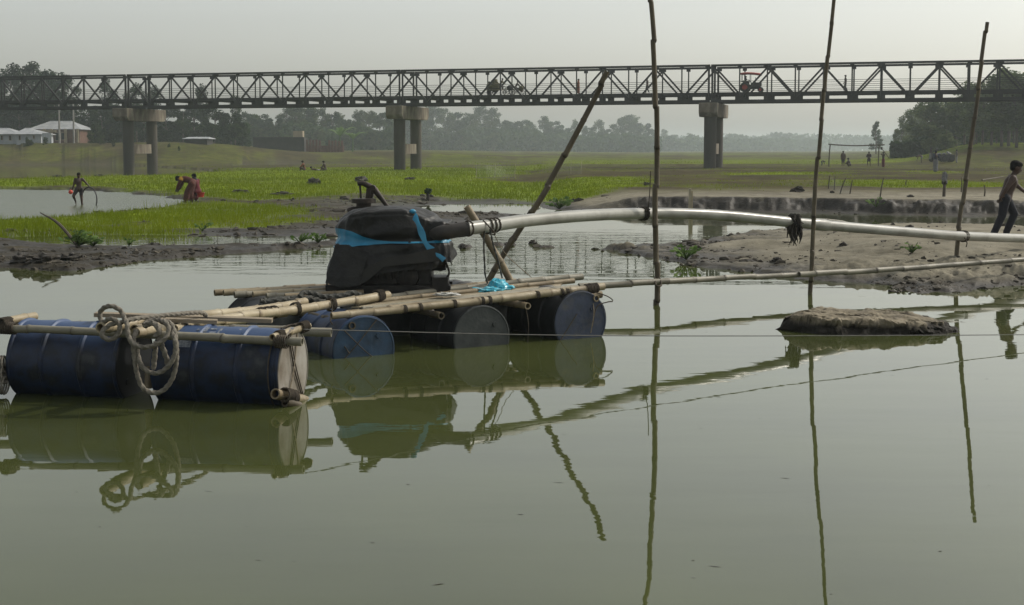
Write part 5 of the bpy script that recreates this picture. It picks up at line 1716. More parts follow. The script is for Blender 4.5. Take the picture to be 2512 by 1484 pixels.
def banana(px, d, h, label, seed):
    x = (px - 512) * d / F
    g = hz(x, d)
    t = thing('banana_plant', (x, d, g), label, 'banana plant', 'banana plants by the brick ruin')
    rg = random.Random(seed)
    MB().tube([(x, d, g - .1), (x + .1, d, g + h * .5)], [.16, .1], 8).build('stem', 'leaf_banana', t)
    for k in range(9):
        a = k * .7 + rg.uniform(-.2, .2)
        L = h * rg.uniform(.4, .6)
        mb = MB(); vs = []
        for i in range(8):
            u = i / 7
            r_ = L * u
            z_ = g + h * .5 + L * .55 * math.sin(u * 2.2)
            w_ = .28 * math.sin(math.pi * min(1, u * .9 + .08))
            c = Vector((x + .1 + math.cos(a) * r_, d + math.sin(a) * r_, z_))
            sd = Vector((-math.sin(a), math.cos(a), 0))
            vs += [c - sd * w_ - Vector((0, 0, .12 * w_ / .28)), c, c + sd * w_ - Vector((0, 0, .12 * w_ / .28))]
        mb.add(vs, [(3 * i + q, 3 * i + q + 1, 3 * i + q + 4, 3 * i + q + 3) for i in range(7) for q in (0, 1)], True)
        o = mb.build('leaf', 'leaf_banana', t, sharp=False)
        at = o.data.attributes.new('tint', 'FLOAT', 'POINT')
        at.data.foreach_set('value', [rg.uniform(.3, 1)] * len(o.data.vertices))
banana(340, 242, 5.2, 'taller banana plant with pale leaves beside the brick ruin', 1)
banana(353, 246, 4.2, 'lower banana plant with drooping leaves right of the ruin', 2)

# ------------------------------------------------------------------ houses on the left bank
def hip_house(px0, px1, y_base, y_eave, y_ridge, d, depth, name, label, wall_m, roof_m, hipl=.8, hipr=1.2, ribs=False, openings=(), zdrop=.6):
    sc_ = d / F
    x0, x1 = (px0 - 512) * sc_, (px1 - 512) * sc_
    zb, ze, zr = H + (HY - y_base) * sc_, H + (HY - y_eave) * sc_, H + (HY - y_ridge) * sc_
    t = thing(name, ((x0 + x1) / 2, d, zb), label, 'house')
    w = MB().box(((x0 + x1) / 2, d + depth / 2, (zb - zdrop + ze) / 2), (x1 - x0 - .3, depth - .3, ze - zb + zdrop)).build('wall', wall_m, t)
    o = .35
    rf = MB()
    a, b, c, e = x0 - o * .5, x1 + o * .5, d - o, d + depth + o
    m_ = d + depth / 2
    vs = [(a, c, ze), (b, c, ze), (b, e, ze), (a, e, ze), (x0 + hipl * 2, m_, zr), (x1 - hipr * 2, m_, zr)]
    vs += [(p[0], p[1], p[2] - .06) for p in vs]
    rf.add(vs, [(0, 1, 5, 4), (1, 2, 5), (2, 3, 4, 5), (3, 0, 4), (7, 6, 10, 11), (8, 7, 11), (9, 8, 11, 10), (6, 9, 10), (0, 6, 7, 1), (1, 7, 8, 2), (2, 8, 9, 3), (3, 9, 6, 0)], False)
    roof = rf.build('roof', roof_m, t)
    n = int((x1 - x0) / .55)
    for i in range(1, n):
        xx = x0 + (x1 - x0) * i / n
        lo = Vector((xx, c, ze + .02))
        f = 1.0
        if xx < x0 + hipl * 2: f = (xx - a) / (x0 + hipl * 2 - a)
        if xx > x1 - hipr * 2: f = (b - xx) / (b - (x1 - hipr * 2))
        hi = Vector((xx, c + (m_ - c) * f, ze + (zr - ze) * f + .02))
        MB().beam(lo, hi, .05, .04).build('roof_rib', roof_m, roof)
    MB().beam((x0 + hipl * 2, m_, zr + .02), (x1 - hipr * 2, m_, zr + .02), .16, .06).build('ridge_cap', roof_m, roof)
    if ribs:
        n = int((x1 - x0) / .45)
        for i in range(1, n):
            xx = x0 + .15 + (x1 - x0 - .3) * i / n
            MB().box((xx, d + .14, (zb + ze) / 2), (.06, .03, ze - zb)).build('wall_rib', wall_m, w)
    for (fa, fb, za, zc) in openings:
        xa, xb = x0 + (x1 - x0) * fa, x0 + (x1 - x0) * fb
        z0_, z1_ = zb + (ze - zb) * za, zb + (ze - zb) * zc
        fr = MB().box(((xa + xb) / 2, d + .13, (z0_ + z1_) / 2), (xb - xa + .14, .06, z1_ - z0_ + .14)).build('window_frame', 'plaster', w)
        MB().box(((xa + xb) / 2, d + .095, (z0_ + z1_) / 2), (xb - xa, .04, z1_ - z0_)).build('window', 'opening', w)
    return t
hip_house(-22, 19, 142.7, 134.2, 128, 201, 6, 'tin_shed', 'long low tin shed cut off by the edge of the picture', 'tin_wall', 'tin', .8, 1.1, True, ((.60, .63, .35, .8), (.8, .84, .3, .8)))
hip_house(16.5, 43.5, 142.7, 134.2, 128, 199, 5.5, 'tin_shed', 'low tin-roofed shed with pale walls left of the brick house', 'tin_wall', 'tin', .25, 1.3, True, ((.15, .19, .35, .8), (.68, .71, .5, .8)))
hb_ = hip_house(31.5, 82, 142.2, 129.2, 120.8, 214, 7, 'brick_house', 'unfinished brick house with a wide silver tin roof behind the power poles', 'brick', 'tin', 1.0, 1.2, False, ((.34, .42, .2, .72), (.50, .58, .15, .7), (.62, .70, .2, .7), (.90, .95, .35, .75)))
for px in (46, 53, 67, 79):
    x_ = (px - 512) * 213.6 / F
    MB().box((x_, 213.7, 4.0), (.35, .3, 2.1)).build('porch_post', 'plaster', hb_)
MB().box(((47.5 - 512) * 213.5 / F, 213.4, 4.7), (3.2, .25, .3)).build('lintel', 'plaster', hb_)
hip_house(185, 209, 146.2, 138.6, 137.0, 192, 4, 'small_shed', 'small shed with a flat white roof beside the left pier', 'dark_wall', 'tin', .1, .1, False, ())
fence_ = thing('tin_fence', ((49 - 512) * 198 / F, 198, 2.7), 'pale tin fence panels joining the shed to the brick house', 'fence')
for i in range(4):
    x_ = (45 + i * 2.3 - 512) * 198 / F
    MB().box((x_, 198, 3.45), (.31, .04, 1.6)).build('panel', 'tin_wall', fence_)
# power poles
for px, d, ytop, lb in ((61, 197, 104, 'grey concrete power pole in front of the brick house, nearer the shed'), (75.4, 196, 104, 'grey concrete power pole at the right end of the brick house')):
    x_ = (px - 512) * d / F
    g = hz(x_, d)
    zt = H + (HY - ytop) * d / F
    pp_ = thing('power_pole', (x_, d, g), lb, 'power pole', 'power poles by the brick house')
    MB().tube([(x_, d, g - .3), (x_, d, zt)], [.16, .10], 8).build('shaft', 'pole_conc', pp_)
    MB().beam((x_ - .7, d, zt - .4), (x_ + .7, d, zt - .4), .09, .09).build('crossarm', 'pole_conc', pp_)
    for q in (-.6, 0, .6):
        MB().lathe((x_ + q, d, zt - .36), (0, 0, 1), [(0, .05), (.06, .06), (.12, .03)], 8).build('insulator', 'lid_white', pp_)
# dark long wall and the brick ruin
dw = thing('dark_wall_shed', ((280 - 512) * 232 / F, 232, 1.6), 'long dark walled building at the foot of the trees beside the brick ruin', 'building')
x0_, x1_ = (254 - 512) * 232 / F, (305 - 512) * 232 / F
MB().box(((x0_ + x1_) / 2, 233.5, 2.5), (x1_ - x0_, 3, 2.7)).build('wall', 'dark_wall', dw)
MB().beam((x0_, 232.6, 3.92), (x1_, 232.6, 3.92), 1.7, .10).build('roof', 'dark_wall', dw)
MB().box(((298 - 512) * 232 / F, 233.5, 4.5), (1.6, 1.8, 1.0)).build('roof_tank', 'plaster', dw)
ru = thing('brick_ruin', ((322 - 512) * 229 / F, 229, 1.5), 'unfinished red brick wall with a row of standing brick columns', 'ruin')
x0_, x1_ = (306 - 512) * 229 / F, (344 - 512) * 229 / F
MB().box(((x0_ + x1_) / 2, 229.6, 1.9), (x1_ - x0_, .3, 1.3)).build('low_wall', 'brick', ru)
for i in range(12):
    if i in (5, 6):
        continue
    xx = x0_ + (x1_ - x0_) * (i + .5) / 12
    hh = 3.5 - .02 * i + (.1 if i % 2 else 0)
    MB().box((xx, 229.2, (1.2 + hh) / 2 + .0), (.34, .34, hh - 1.2)).build('brick_column', 'brick', ru)
# spoil heap by the bank is part of the ground sheet

# ------------------------------------------------------------------ goal frame and players
_DS = np.concatenate([np.linspace(14, 60, 700), np.geomspace(60.1, 480, 900)])
def gpt(px, py, z=None):
    """ground point seen at a pixel: march along the sight line to the first hit on terrain or water"""
    rx, rz = ray(px, py)
    x, zr = rx * _DS, H + rz * _DS
    t = np.maximum(terrain_height(x[None, :], _DS[None, :])[0], 0)
    hit = np.nonzero(zr <= t)[0]
    i = int(hit[0]) if len(hit) else len(_DS) - 1
    d = float(_DS[i])
    return Vector((rx * d, d, hz(rx * d, d)))
gd = F * (H - .26) / (167.9 - HY)
gq = lambda px, py: PX(px, py, gd)
goal = thing('goal_frame', gq(853.5, 168), 'rough goal frame of thin poles on the far field', 'goal')
MB().tube(smooth_path([gq(828.6, 169.5), gq(829.3, 155), gq(830.3, 143.8)], 10), .055, 6).build('post', 'stick', goal)
MB().tube(smooth_path([gq(878.2, 169.5), gq(878.6, 155), gq(879.2, 144.6)], 10), .055, 6).build('post', 'stick', goal)
MB().tube(smooth_path([gq(828.4, 144.2), gq(840, 145.1), gq(855, 145.7), gq(870, 145.3), gq(884.5, 144.8)], 16), .06, 6).build('crossbar', 'stick', goal)
pg = 'people on the far field by the goal frame'
def at_px(px, py, hpx):
    p = gpt(px, py)
    return p, hpx * p.y / F
p, h = at_px(843, 167.0, 16.4)
person(p, 170, h, 'bare-chested figure in dark shorts standing upright inside the goal frame', {}, (('shorts', 'dark_cloth'),), pg, .03)
p, h = at_px(848.8, 167.3, 15.0)
person(p, 95, h, 'figure squatting on the ground inside the goal frame',
       dict(pelvis=(0, -.10, .16), spine=(0, -.06, .26), chest=(0, .0, .37), neck=(0, .03, .47), head=(0, .05, .54), shL=(-.10, .01, .43), shR=(.10, .01, .43), elL=(-.13, .12, .33), elR=(.13, .12, .33), wrL=(-.09, .2, .25), wrR=(.09, .2, .25),
            hiL=(-.055, -.09, .15), hiR=(.055, -.09, .15), knL=(-.09, .13, .26), knR=(.09, .13, .26), anL=(-.07, .0, .045), anR=(.07, .0, .045)), (('shorts', 'navy'), ('vest', 'grey_cloth')), pg, .03)
p, h = at_px(868.8, 166.7, 15.2)
person(p, 160, h, 'figure in dark shirt and shorts standing nearer the right goal post',
       dict(elL=(-.15, .06, .66), wrL=(-.05, .12, .62), elR=(.15, .06, .66), wrR=(.05, .12, .6), knL=(-.08, .01, .28), anL=(-.10, 0, .05), knR=(.08, .01, .28), anR=(.10, 0, .05)), (('shirt', 'plum'), ('shorts', 'dark_cloth')), pg, .03)
p, h = at_px(883.2, 167.6, 15.8)
pm = person(p, 120, h, 'figure holding a long tool across the shoulder beside the goal frame',
            dict(shL=(-.1, 0, .8), elL=(-.16, .10, .86), wrL=(-.05, .12, .93), shR=(.1, 0, .80), elR=(.16, .08, .83), wrR=(.06, .12, .90)), (('vest', 'dark_cloth'), ('lungi', 'maroon')), pg, .03, grip='LR')
tl = thing('long_tool', PX(884, 157, p.y), 'long-handled hoe carried over a shoulder beside the goal frame', 'hoe')
MB().tube([PX(881.8, 148.6, p.y - .1), PX(889, 158, p.y - .25)], .035, 6).build('handle', 'stick', tl)
MB().box(PX(881.6, 148.4, p.y - .1), (.16, .04, .22)).build('blade', 'engine', tl)
p, h = at_px(935.5, 172.2, 22.0)
person(p, 10, h, 'figure in a dark shirt and long pale wrap skirt standing before the loaded cart',
       dict(elL=(-.16, -.03, .65), wrL=(-.14, .06, .52), elR=(.16, -.03, .65), wrR=(.14, .06, .52)), (('shirt', 'blue_cloth'), ('lungi', 'grey_cloth')), None, .025)
BEND = dict(pelvis=(0, -.06, .50), spine=(0, .04, .56), chest=(0, .15, .56), neck=(0, .24, .53), head=(0, .31, .52), shL=(-.10, .20, .54), shR=(.10, .20, .54), elL=(-.11, .24, .39), elR=(.11, .24, .39), wrL=(-.08, .28, .25), wrR=(.08, .28, .25), hiL=(-.055, -.05, .49), hiR=(.055, -.05, .49), knL=(-.06, .0, .27), knR=(.06, .0, .27), anL=(-.06, -.04, .05), anR=(.06, -.04, .05))
p, h = at_px(921, 163.6, 14)
person(p, 80, h, 'tiny figure bending to the ground left of the loaded cart', BEND, (('shorts', 'grey_cloth'),), None, .035)
p, h = at_px(822, 166, 9)
person(p, -80, h, 'tiny bluish figure bending down just left of the goal frame', BEND, (('shirt', 'blue_cloth'), ('trousers', 'blue_cloth')), None, .035)
# loaded cart
cp = gpt(943, 163.0)
cart = thing('loaded_cart', cp, 'dark motor cart loaded with pale sacks below the right bank trees', 'cart')
cxx, cyy_ = cp.x, cp.y
cz = max(hz(cxx + q_, cyy_ - .4) for q_ in (-1.0, -.4, .2, .8)) + .02
MB().box((cxx + .14, cyy_, cz + .52), (1.7, .9, .35)).build('cargo_bed', 'machine', cart)
MB().box((cxx - 1.0, cyy_, cz + .56), (.5, .8, .56), taper=.8).build('bonnet', 'machine', cart)
for dx, r_ in ((-.98, .24), (.0, .30), (.67, .30)):
    for dy in (-.44, .44):
        wh = MB().lathe((cxx + dx, cyy_ + dy - .08, cz + r_), (0, 1, 0), [(0, r_ * .8), (0.02, r_), (.14, r_), (.16, r_ * .8)], 18).build('wheel', 'rubber', cart)
        MB().lathe((cxx + dx, cyy_ + dy - .09, cz + r_), (0, 1, 0), [(0, .04), (.0, r_ * .5), (.18, r_ * .5)], 12).build('hub', 'machine', wh)
MB().tube([(cxx - .85, cyy_ - .2, cz + .78), (cxx - .67, cyy_ - .2, cz + 1.2), (cxx - .55, cyy_, cz + 1.25)], .03, 6).build('steering_bar', 'machine', cart)
for i, (dx, dz, sz) in enumerate(((-.35, .76, .15), (.07, .77, .15), (.55, .78, .20), (.42, .88, .13))):
    sk = blob((cxx + dx, cyy_, cz + dz), (sz, .25, .09), .2, 1.5, i)
    single(sk, 'sack', 'sack' if i > 1 else 'grey_cloth', ('grey sack at the front of the loaded cart', 'grey sack in the middle of the loaded cart', 'large pale sack at the rear of the loaded cart', 'pale sack on top of the cart load')[i], 'sack', 'sacks on the loaded cart')
p, h = at_px(956.5, 163.5, 14)
person(p, 60, h, 'figure in dark clothes standing at the rear of the loaded cart', {}, (('shirt', 'dark_cloth'), ('trousers', 'grey_cloth')), None, .035)

# ------------------------------------------------------------------ stakes, nets and the rag post in the right field
def stake(pxb, pyb, pxt, pyt, label, r=.022, m='stick'):
    b = gpt(pxb, pyb)
    t_ = PX(pxt, pyt, b.y)
    mid = (b + t_) / 2 + Vector((random.uniform(-.03, .03), 0, 0))
    return single(MB().tube(smooth_path([b - Vector((0, 0, .15)), mid, t_], 8), [r] * 5 + [r * .9, r * .8, r * .7], 6), 'stake', m, label, 'stake', 'stakes in the right field')
z4 = lambda x, y: (768 + x * .1019, 50 + y * .1019)
stake(*z4(590, 1362), *z4(606, 1235), 'thin upright stake, leftmost of the net stakes')
stake(*z4(646, 1375), *z4(658, 1240), 'thin upright stake, second of the net stakes')
stake(*z4(695, 1412), *z4(765, 1255), 'slanting stake holding the pale net')
stake(*z4(797, 1415), *z4(828, 1275), 'slanting stake at the corner of the bright green plot')
stake(*z4(1094, 1445), *z4(1136, 1252), 'long slanting stake in the bright green plot')
stake(*z4(1350, 1325), *z4(1362, 1275), 'short bent stake behind the bright green plot')
stake(*z4(1892, 1395), *z4(1897, 1250), 'faint upright stake left of the leaning pole')
stake(*z4(2118, 1438), *z4(2122, 1325), 'short dark stake between the leaning pole and the boy')
stake(*z4(2335, 1400), *z4(2342, 1268), 'faint stake just left of the boy')
rp = gpt(*z4(1724, 1440))
rag = thing('rag_post', rp, 'wooden post topped with a hanging white rag in the bright green plot', 'post')
MB().tube([rp - Vector((0, 0, .1)), PX(*z4(1735, 1290), rp.y), PX(*z4(1738, 1230), rp.y)], [.05, .045, .04], 8).build('post', 'stick', rag)
rg_ = blob(PX(*z4(1735, 1256), rp.y - .03), (.075, .05, .19), .65, 2.6, 4)
rg_.build('rag', 'white_cloth', rag)
blob(PX(*z4(1730, 1302), rp.y - .02), (.08, .06, .06), .4, 2, 5).build('knot', 'weed', rag)
def net_mat():
    m = bpy.data.materials.new('fine_fishing_net')
    m.use_nodes = True
    n, l = m.node_tree.nodes, m.node_tree.links
    b = n['Principled BSDF']
    b.inputs['Base Color'].default_value = (.45, .48, .44, 1)
    b.inputs['Roughness'].default_value = .7
    tr = n.new('ShaderNodeBsdfTransparent')
    mx = n.new('ShaderNodeMixShader')
    mx.inputs[0].default_value = .16
    l.new(tr.outputs[0], mx.inputs[1])
    l.new(b.outputs[0], mx.inputs[2])
    l.new(mx.outputs[0], n['Material Output'].inputs['Surface'])
    return m
NET = net_mat()
def net(tops, bots, label, par_group='fine nets staked in the fields'):
    mb = MB()
    n = len(tops)
    m_ = 5
    vs = []
    for i in range(n):
        for k in range(m_ + 1):
            p_ = Vector(bots[i]).lerp(Vector(tops[i]), k / m_)
            vs.append(p_ + Vector((0, .05 * math.sin(i * 1.7 + k), 0)))
    mb.add(vs, [(i * (m_ + 1) + k, (i + 1) * (m_ + 1) + k, (i + 1) * (m_ + 1) + k + 1, i * (m_ + 1) + k + 1) for i in range(n - 1) for k in range(m_)], True)
    return single(mb, 'fishing_net', NET, label, 'net', par_group)
b = [gpt(*z4(x, y)) for x, y in ((590, 1360), (646, 1375), (700, 1412), (797, 1412))]
net([PX(*z4(x, y), q.y) for (x, y), q in zip(((604, 1262), (656, 1260), (752, 1285), (822, 1300)), b)], b, 'pale fine net hung between the slanting stakes in the right field')
def midnet(pxs, ybot, ytop, label):
    b = [gpt(x, ybot) for x in pxs]
    n_ = net([PX(x + (1.5 if i % 2 else -1), ytop, q.y) for i, (x, q) in enumerate(zip(pxs, b))], b, label)
    for i, (x, q) in enumerate(zip(pxs, b)):
        if i % 2 == 0:
            stake(x, ybot, x + .5, ytop - 1, '%s pale stake of the ' % ('first', 'second', 'third')[i // 2] + label, .015, 'stake_pale')
midnet([476, 485, 495, 505, 515], 178, 165, 'fine net on the brown strip left of the slanting prop')
midnet([557, 564, 571, 577, 581], 174, 163, 'fine net standing between the slanting prop and the tallest pole')

# pale split stake in the water under the cut bank
q = PX(690, 214, 41.2)
ps = thing('split_stake', q, 'pale split bamboo stake standing in the water before the dark cut bank', 'stake')
MB().beam(PX(689, 218, 41.2), PX(690.0, 188.5, 41.2), .16, .05).build('half_cane', 'stake_pale', ps)
MB().beam(PX(691.6, 218, 41.25), PX(691.8, 191, 41.25), .11, .05).build('half_cane', 'stake_pale', ps)

# ------------------------------------------------------------------ clods, plants and driftwood
CL = 0
def clod(px, py, wpx, hpx, label, m='clod', group='mud clods and weed heaps on the flats'):
    global CL
    CL += 1
    p_ = gpt(px, py)
    p_.z = max(p_.z, 0.0)
    s_ = p_.y / F
    w, h_ = wpx * s_ / 2, hpx * s_
    mb = blob((p_.x, p_.y, p_.z + h_ * .22), (w, w * .8, h_ * .75), .7, 2.1, CL, 26, 16)
    return single(mb, 'mud_clod', m, label, 'clod', group)
clod(314, 184.5, 11, 6, 'dark peaked clod on the bright grass left of the hand pump')
clod(361, 181.5, 12, 5, 'dark weed heap just behind the hand pump handle')
clod(410, 180, 10, 2.5, 'low dark clod on the grass below the middle pier')
clod(798, 192, 12, 5, 'black bundle lying on the dry field left of the leaning tall pole', 'weed')
clod(647, 185.5, 6, 3, 'small black clod beside the tallest pole')
clod(910, 197, 6, 2, 'small clod on the edge of the bright green plot')
clod(832, 193, 4, 2, 'tiny dark clod under the net stakes')
clod(463, 248.5, 6, 4, 'small black clod in the shallows below the pipe strut')
clod(509, 246, 10, 3.5, 'flat black clod in the shallows right of the pipe strut')
clod(493, 250, 5, 3, 'small clod in the shallows between the two crossed poles')
clod(533, 244, 9, 3.5, 'dark clod in the shallows in front of the slanting prop')
clod(843, 246, 8, 3, 'dark lump lying on the sand bar under the pipe')
clod(777, 262, 10, 4, 'wet clod on the near edge of the sand bar')
clod(240, 193, 16, 3, 'ragged mud lump at the grass edge left of the engine')
clod(282, 195, 20, 3, 'long ragged mud lump at the grass edge beside the engine')
clod(57, 177, 9, 2, 'grey clod by the creek behind the boy with the hoop')
clod(100, 176.5, 10, 2, 'pale clod in the creek left of the left pier')
clod(22, 262, 20, 7, 'overhanging black mud lump at the left end of the ridge')
clod(46, 262, 26, 8, 'long overhanging black mud lump in the middle of the ridge')
clod(72, 260, 24, 7, 'black mud lump at the right end of the ridge overhang')
st_ = thing('post_stump', gpt(427.5, 199.5), 'weed-topped stump standing in the wet grass right of the hand pump', 'stump')
q = gpt(427.5, 199.5)
MB().tube([q - Vector((0, 0, .1)), q + Vector((.03, 0, .16)), q + Vector((.0, 0, .24))], [.09, .05, .06], 8).build('stump', 'weed', st_)
blob(q + Vector((.02, 0, .30)), (.12, .1, .10), .6, 2.4, 3).build('weed_top', 'leaf', st_)
single(MB().tube([gpt(982, 181.2) + Vector((0, 0, .05)), gpt(1004, 179) + Vector((0, 0, .12))], [.035, .02], 8), 'driftwood', 'stick', 'dark driftwood branch lying on the field left of the boy', 'branch')

def water_plant(px, py, r, n, label, seed, long=0):
    p_ = gpt(px, py)
    p_.z = max(p_.z, 0)
    t = thing('water_plant', p_, label, 'plant', 'leafy plants at the water edge')
    rg = random.Random(seed)
    for k in range(n):
        a, e = rg.uniform(0, 6.28), rg.uniform(.3, 1.2)
        L = r * rg.uniform(.5, 1)
        c = p_ + Vector((math.cos(a) * L * math.cos(e), math.sin(a) * L * math.cos(e), L * math.sin(e) * .8 + .02))
        u_ = Vector((math.cos(a + rg.uniform(-.6, .6)), math.sin(a), rg.uniform(-.2, .7))).normalized()
        v_ = u_.orthogonal().normalized()
        ll, ww = r * rg.uniform(.13, .24), r * rg.uniform(.08, .13)
        mb = MB()
        vs = [c - u_ * ll, c + v_ * ww - u_ * ll * .2, c + v_ * ww * .8 + u_ * ll * .5, c + u_ * ll, c - v_ * ww * .8 + u_ * ll * .5, c - v_ * ww - u_ * ll * .2, c + u_.cross(v_) * ww * .3]
        mb.add(vs, [(6, i, (i + 1) % 6) for i in range(6)], True)
        mb.tube([p_, (p_ + c) / 2 + Vector((0, 0, .02)), c - u_ * ll * .9], .008, 4)
        o = mb.build('leaf', 'leaf_water', t, sharp=False)
        at = o.data.attributes.new('tint', 'FLOAT', 'POINT')
        at.data.foreach_set('value', [rg.uniform(0, 1)] * len(o.data.vertices))
    if long:
        MB().tube(smooth_path([p_, p_ + Vector((-.35, .0, .42)), p_ + Vector((-.72, .1, .62))], 10), [.03] * 6 + [.025, .02, .015, .01], 6).build('stalk', 'stick', t)
water_plant(78, 247, .36, 44, 'leafy green plant with a leaning stalk on the mud ridge', 1, 1)
water_plant(93, 246.5, .26, 24, 'low leafy plant right of the leaning stalk on the ridge', 2)
water_plant(129, 246, .2, 14, 'small leafy tuft on the mud ridge below the bridge reflection', 3)
water_plant(300, 242.5, .26, 22, 'leafy tuft in the shallows left of the engine', 4)
water_plant(318, 243, .26, 22, 'leafy tuft in the shallows nearest the engine', 5)
water_plant(559, 209, .5, 34, 'bushy water plant at the inlet behind the slanting prop', 6)
water_plant(686, 259.5, .30, 30, 'bright green water plant at the tip of the sand bar', 7)
water_plant(912, 253, .22, 12, 'small grass tuft growing on the sand bar', 8)
water_plant(202, 231, .3, 9, 'small green weed at the edge of the muddy grass bank', 9)
water_plant(876, 207, .4, 10, 'sparse weed at the foot of the dark cut bank', 10)

# ------------------------------------------------------------------ people near the water
p = Vector(((79.3 - 512) * 47.3 / F, 47.3, -.06))
boy_h = 1.17
person(p, 190, boy_h, 'boy in dark shorts wading in the left pool, holding a hoop upright',
       dict(elL=(-.20, .02, .69), wrL=(-.29, .05, .585), elR=(.14, .0, .64), wrR=(.19, .05, .475), knL=(-.065, .01, .27), anL=(-.075, 0, .04), knR=(.15, .09, .31), anR=(.11, -.09, .14)), (('shorts', 'dark_cloth'),), None, .016, grip='LR')
hc = PX(89.3, 196.8, 47.2)
single(MB().ring((hc.x, hc.y, .20), .40, .021, (.58, .80, 0), 40, 8), 'hoop', 'rubber', 'black rubber hoop stood in the water by the wading boy', 'hoop')
single(MB().ell(PX(70.7, 192, 47.1), (.075, .075, .075)), 'ball', 'red_plastic', 'small red ball in the hand of the wading boy', 'ball')
wz = lambda x, y: (170 + x / 8.245 / 4, 165 + y / 8.245 / 4)
wd_ = 50.2
p = PX(*wz(640, 1215), wd_); p.z = -.03
person(p, 84, 1.36, 'woman bending over the water edge in dark robe and mustard scarf',
       dict(pelvis=(.02, -.10, .53), spine=(.01, .02, .60), chest=(0, .13, .62), neck=(0, .23, .625), head=(0, .29, .63), shL=(-.09, .19, .60), shR=(.09, .19, .60), elL=(-.10, .25, .47), elR=(.09, .24, .46), wrL=(-.07, .31, .35), wrR=(.06, .30, .34),
            hiL=(-.055, -.09, .50), hiR=(.055, -.09, .50), knL=(-.06, .03, .28), knR=(.06, -.02, .27), anL=(-.05, .08, .05), anR=(.05, -.05, .05)), (('robe', 'brown_red'), ('scarf', 'mustard')), None, .018)
p = PX(*wz(830, 1190), wd_ + .35); p.z = .0
person(p, 60, 1.30, 'woman in maroon crouching behind the bending woman, beside a red basin',
       dict(pelvis=(0, -.10, .30), spine=(0, -.07, .42), chest=(0, -.02, .53), neck=(0, .01, .62), head=(0, .03, .69), shL=(-.10, -.02, .58), shR=(.10, -.02, .58), elL=(-.14, .06, .44), elR=(.15, .02, .44), wrL=(-.08, .14, .34), wrR=(.12, .06, .30),
            hiL=(-.06, -.08, .28), hiR=(.06, -.08, .28), knL=(-.08, .12, .30), knR=(.09, .12, .30), anL=(-.07, .02, .05), anR=(.07, .02, .05)), (('robe', 'maroon'), ('headscarf', 'dark_cloth')), None, .018)
bc = PX(*wz(1010, 985), wd_ + .2)
single(MB().lathe((bc.x, bc.y, bc.z - .08), (0, 0, 1), [(.01, .002), (.0, .10), (.16, .15), (.17, .165), (.165, .15), (.02, .095), (.018, .002)], 24), 'basin', 'red_plastic', 'red plastic basin beside the crouching woman', 'basin')
SIT = dict(pelvis=(0, 0, .10), spine=(0, .02, .22), chest=(0, .05, .34), neck=(0, .08, .44), head=(0, .11, .51), shL=(-.10, .06, .41), shR=(.10, .06, .41), elL=(-.12, .16, .28), elR=(.12, .16, .28), wrL=(-.06, .26, .22), wrR=(.06, .26, .22),
           hiL=(-.055, .02, .09), hiR=(.055, .02, .09), knL=(-.08, .22, .18), knR=(.08, .22, .18), anL=(-.08, .24, .0), anR=(.08, .24, .0))
gb = 'figures sitting in the flooded grass'
pq = gpt(304.5, 170.6); person(pq - Vector((0, 0, .05)), 80, 1.45, 'rust-coloured figure sitting in the flooded grass, leftmost of three', SIT, (('shirt', 'rust'),), gb, .03)
pq = gpt(366, 170.6) ; pq = gpt(325.5, 170.6)
person(pq - Vector((0, 0, .05)), 85, 1.45, 'bare-backed figure sitting hunched in the flooded grass, rightmost of three', SIT, (('shorts', 'dark_cloth'),), gb, .03)
pq = gpt(313.5, 170.6)
person(pq - Vector((0, 0, .02)), 80, 1.3, 'figure lying low in the flooded grass between two sitting ones',
       dict(pelvis=(0, -.24, .06), spine=(0, -.12, .08), chest=(0, .0, .10), neck=(0, .09, .15), head=(0, .15, .20), shL=(-.10, .04, .11), shR=(.10, .04, .11), elL=(-.13, .12, .05), elR=(.13, .12, .05), wrL=(-.08, .22, .05), wrR=(.08, .22, .05),
            hiL=(-.05, -.27, .06), hiR=(.05, -.27, .06), knL=(-.06, -.48, .05), knR=(.06, -.48, .05), anL=(-.06, -.70, .04), anR=(.06, -.70, .04)), (('shorts', 'sack'),), gb, .03)
# striding boy at the right edge
bs = .01686
bd = 23.6
bp0 = PX(1000, 245.3, bd)
gz = hz(bp0.x, bd)
def bj(px, py, side=0.0):
    """image joint -> local (x = boy's right, y = forward), unit height 1.34"""
    hh = 1.36
    return (side, (px - 1000) * bs / hh, (245.3 - py) * bs / hh)
person((bp0.x, bd, max(gz, .0)), -90, 1.36, 'boy in dark trousers striding over the sand bar behind the pipe',
       dict(pelvis=bj(1004.3, 203.5), spine=bj(1006.5, 196.5), chest=bj(1009.5, 188.5), neck=bj(1012.0, 180.8), head=bj(1014.0, 174.3),
            shL=bj(1011.5, 184.0, -.085), elL=bj(1018.5, 192.0, -.13), wrL=bj(1026.5, 198.5, -.12), shR=bj(1008.8, 184.8, .085), elR=bj(1001.5, 194.5, .13), wrR=bj(996.3, 203.5, .12),
            hiL=bj(1006.0, 205.0, -.05), knL=bj(1015.0, 220.5, -.05), anL=bj(1007.0, 240.0, -.05), hiR=bj(1002.5, 205.0, .05), knR=bj(1000.0, 222.0, .05), anR=bj(991.3, 241.5, .05)),
       (('trousers', 'navy'),), None, .010, detail=True, hs=1.22)

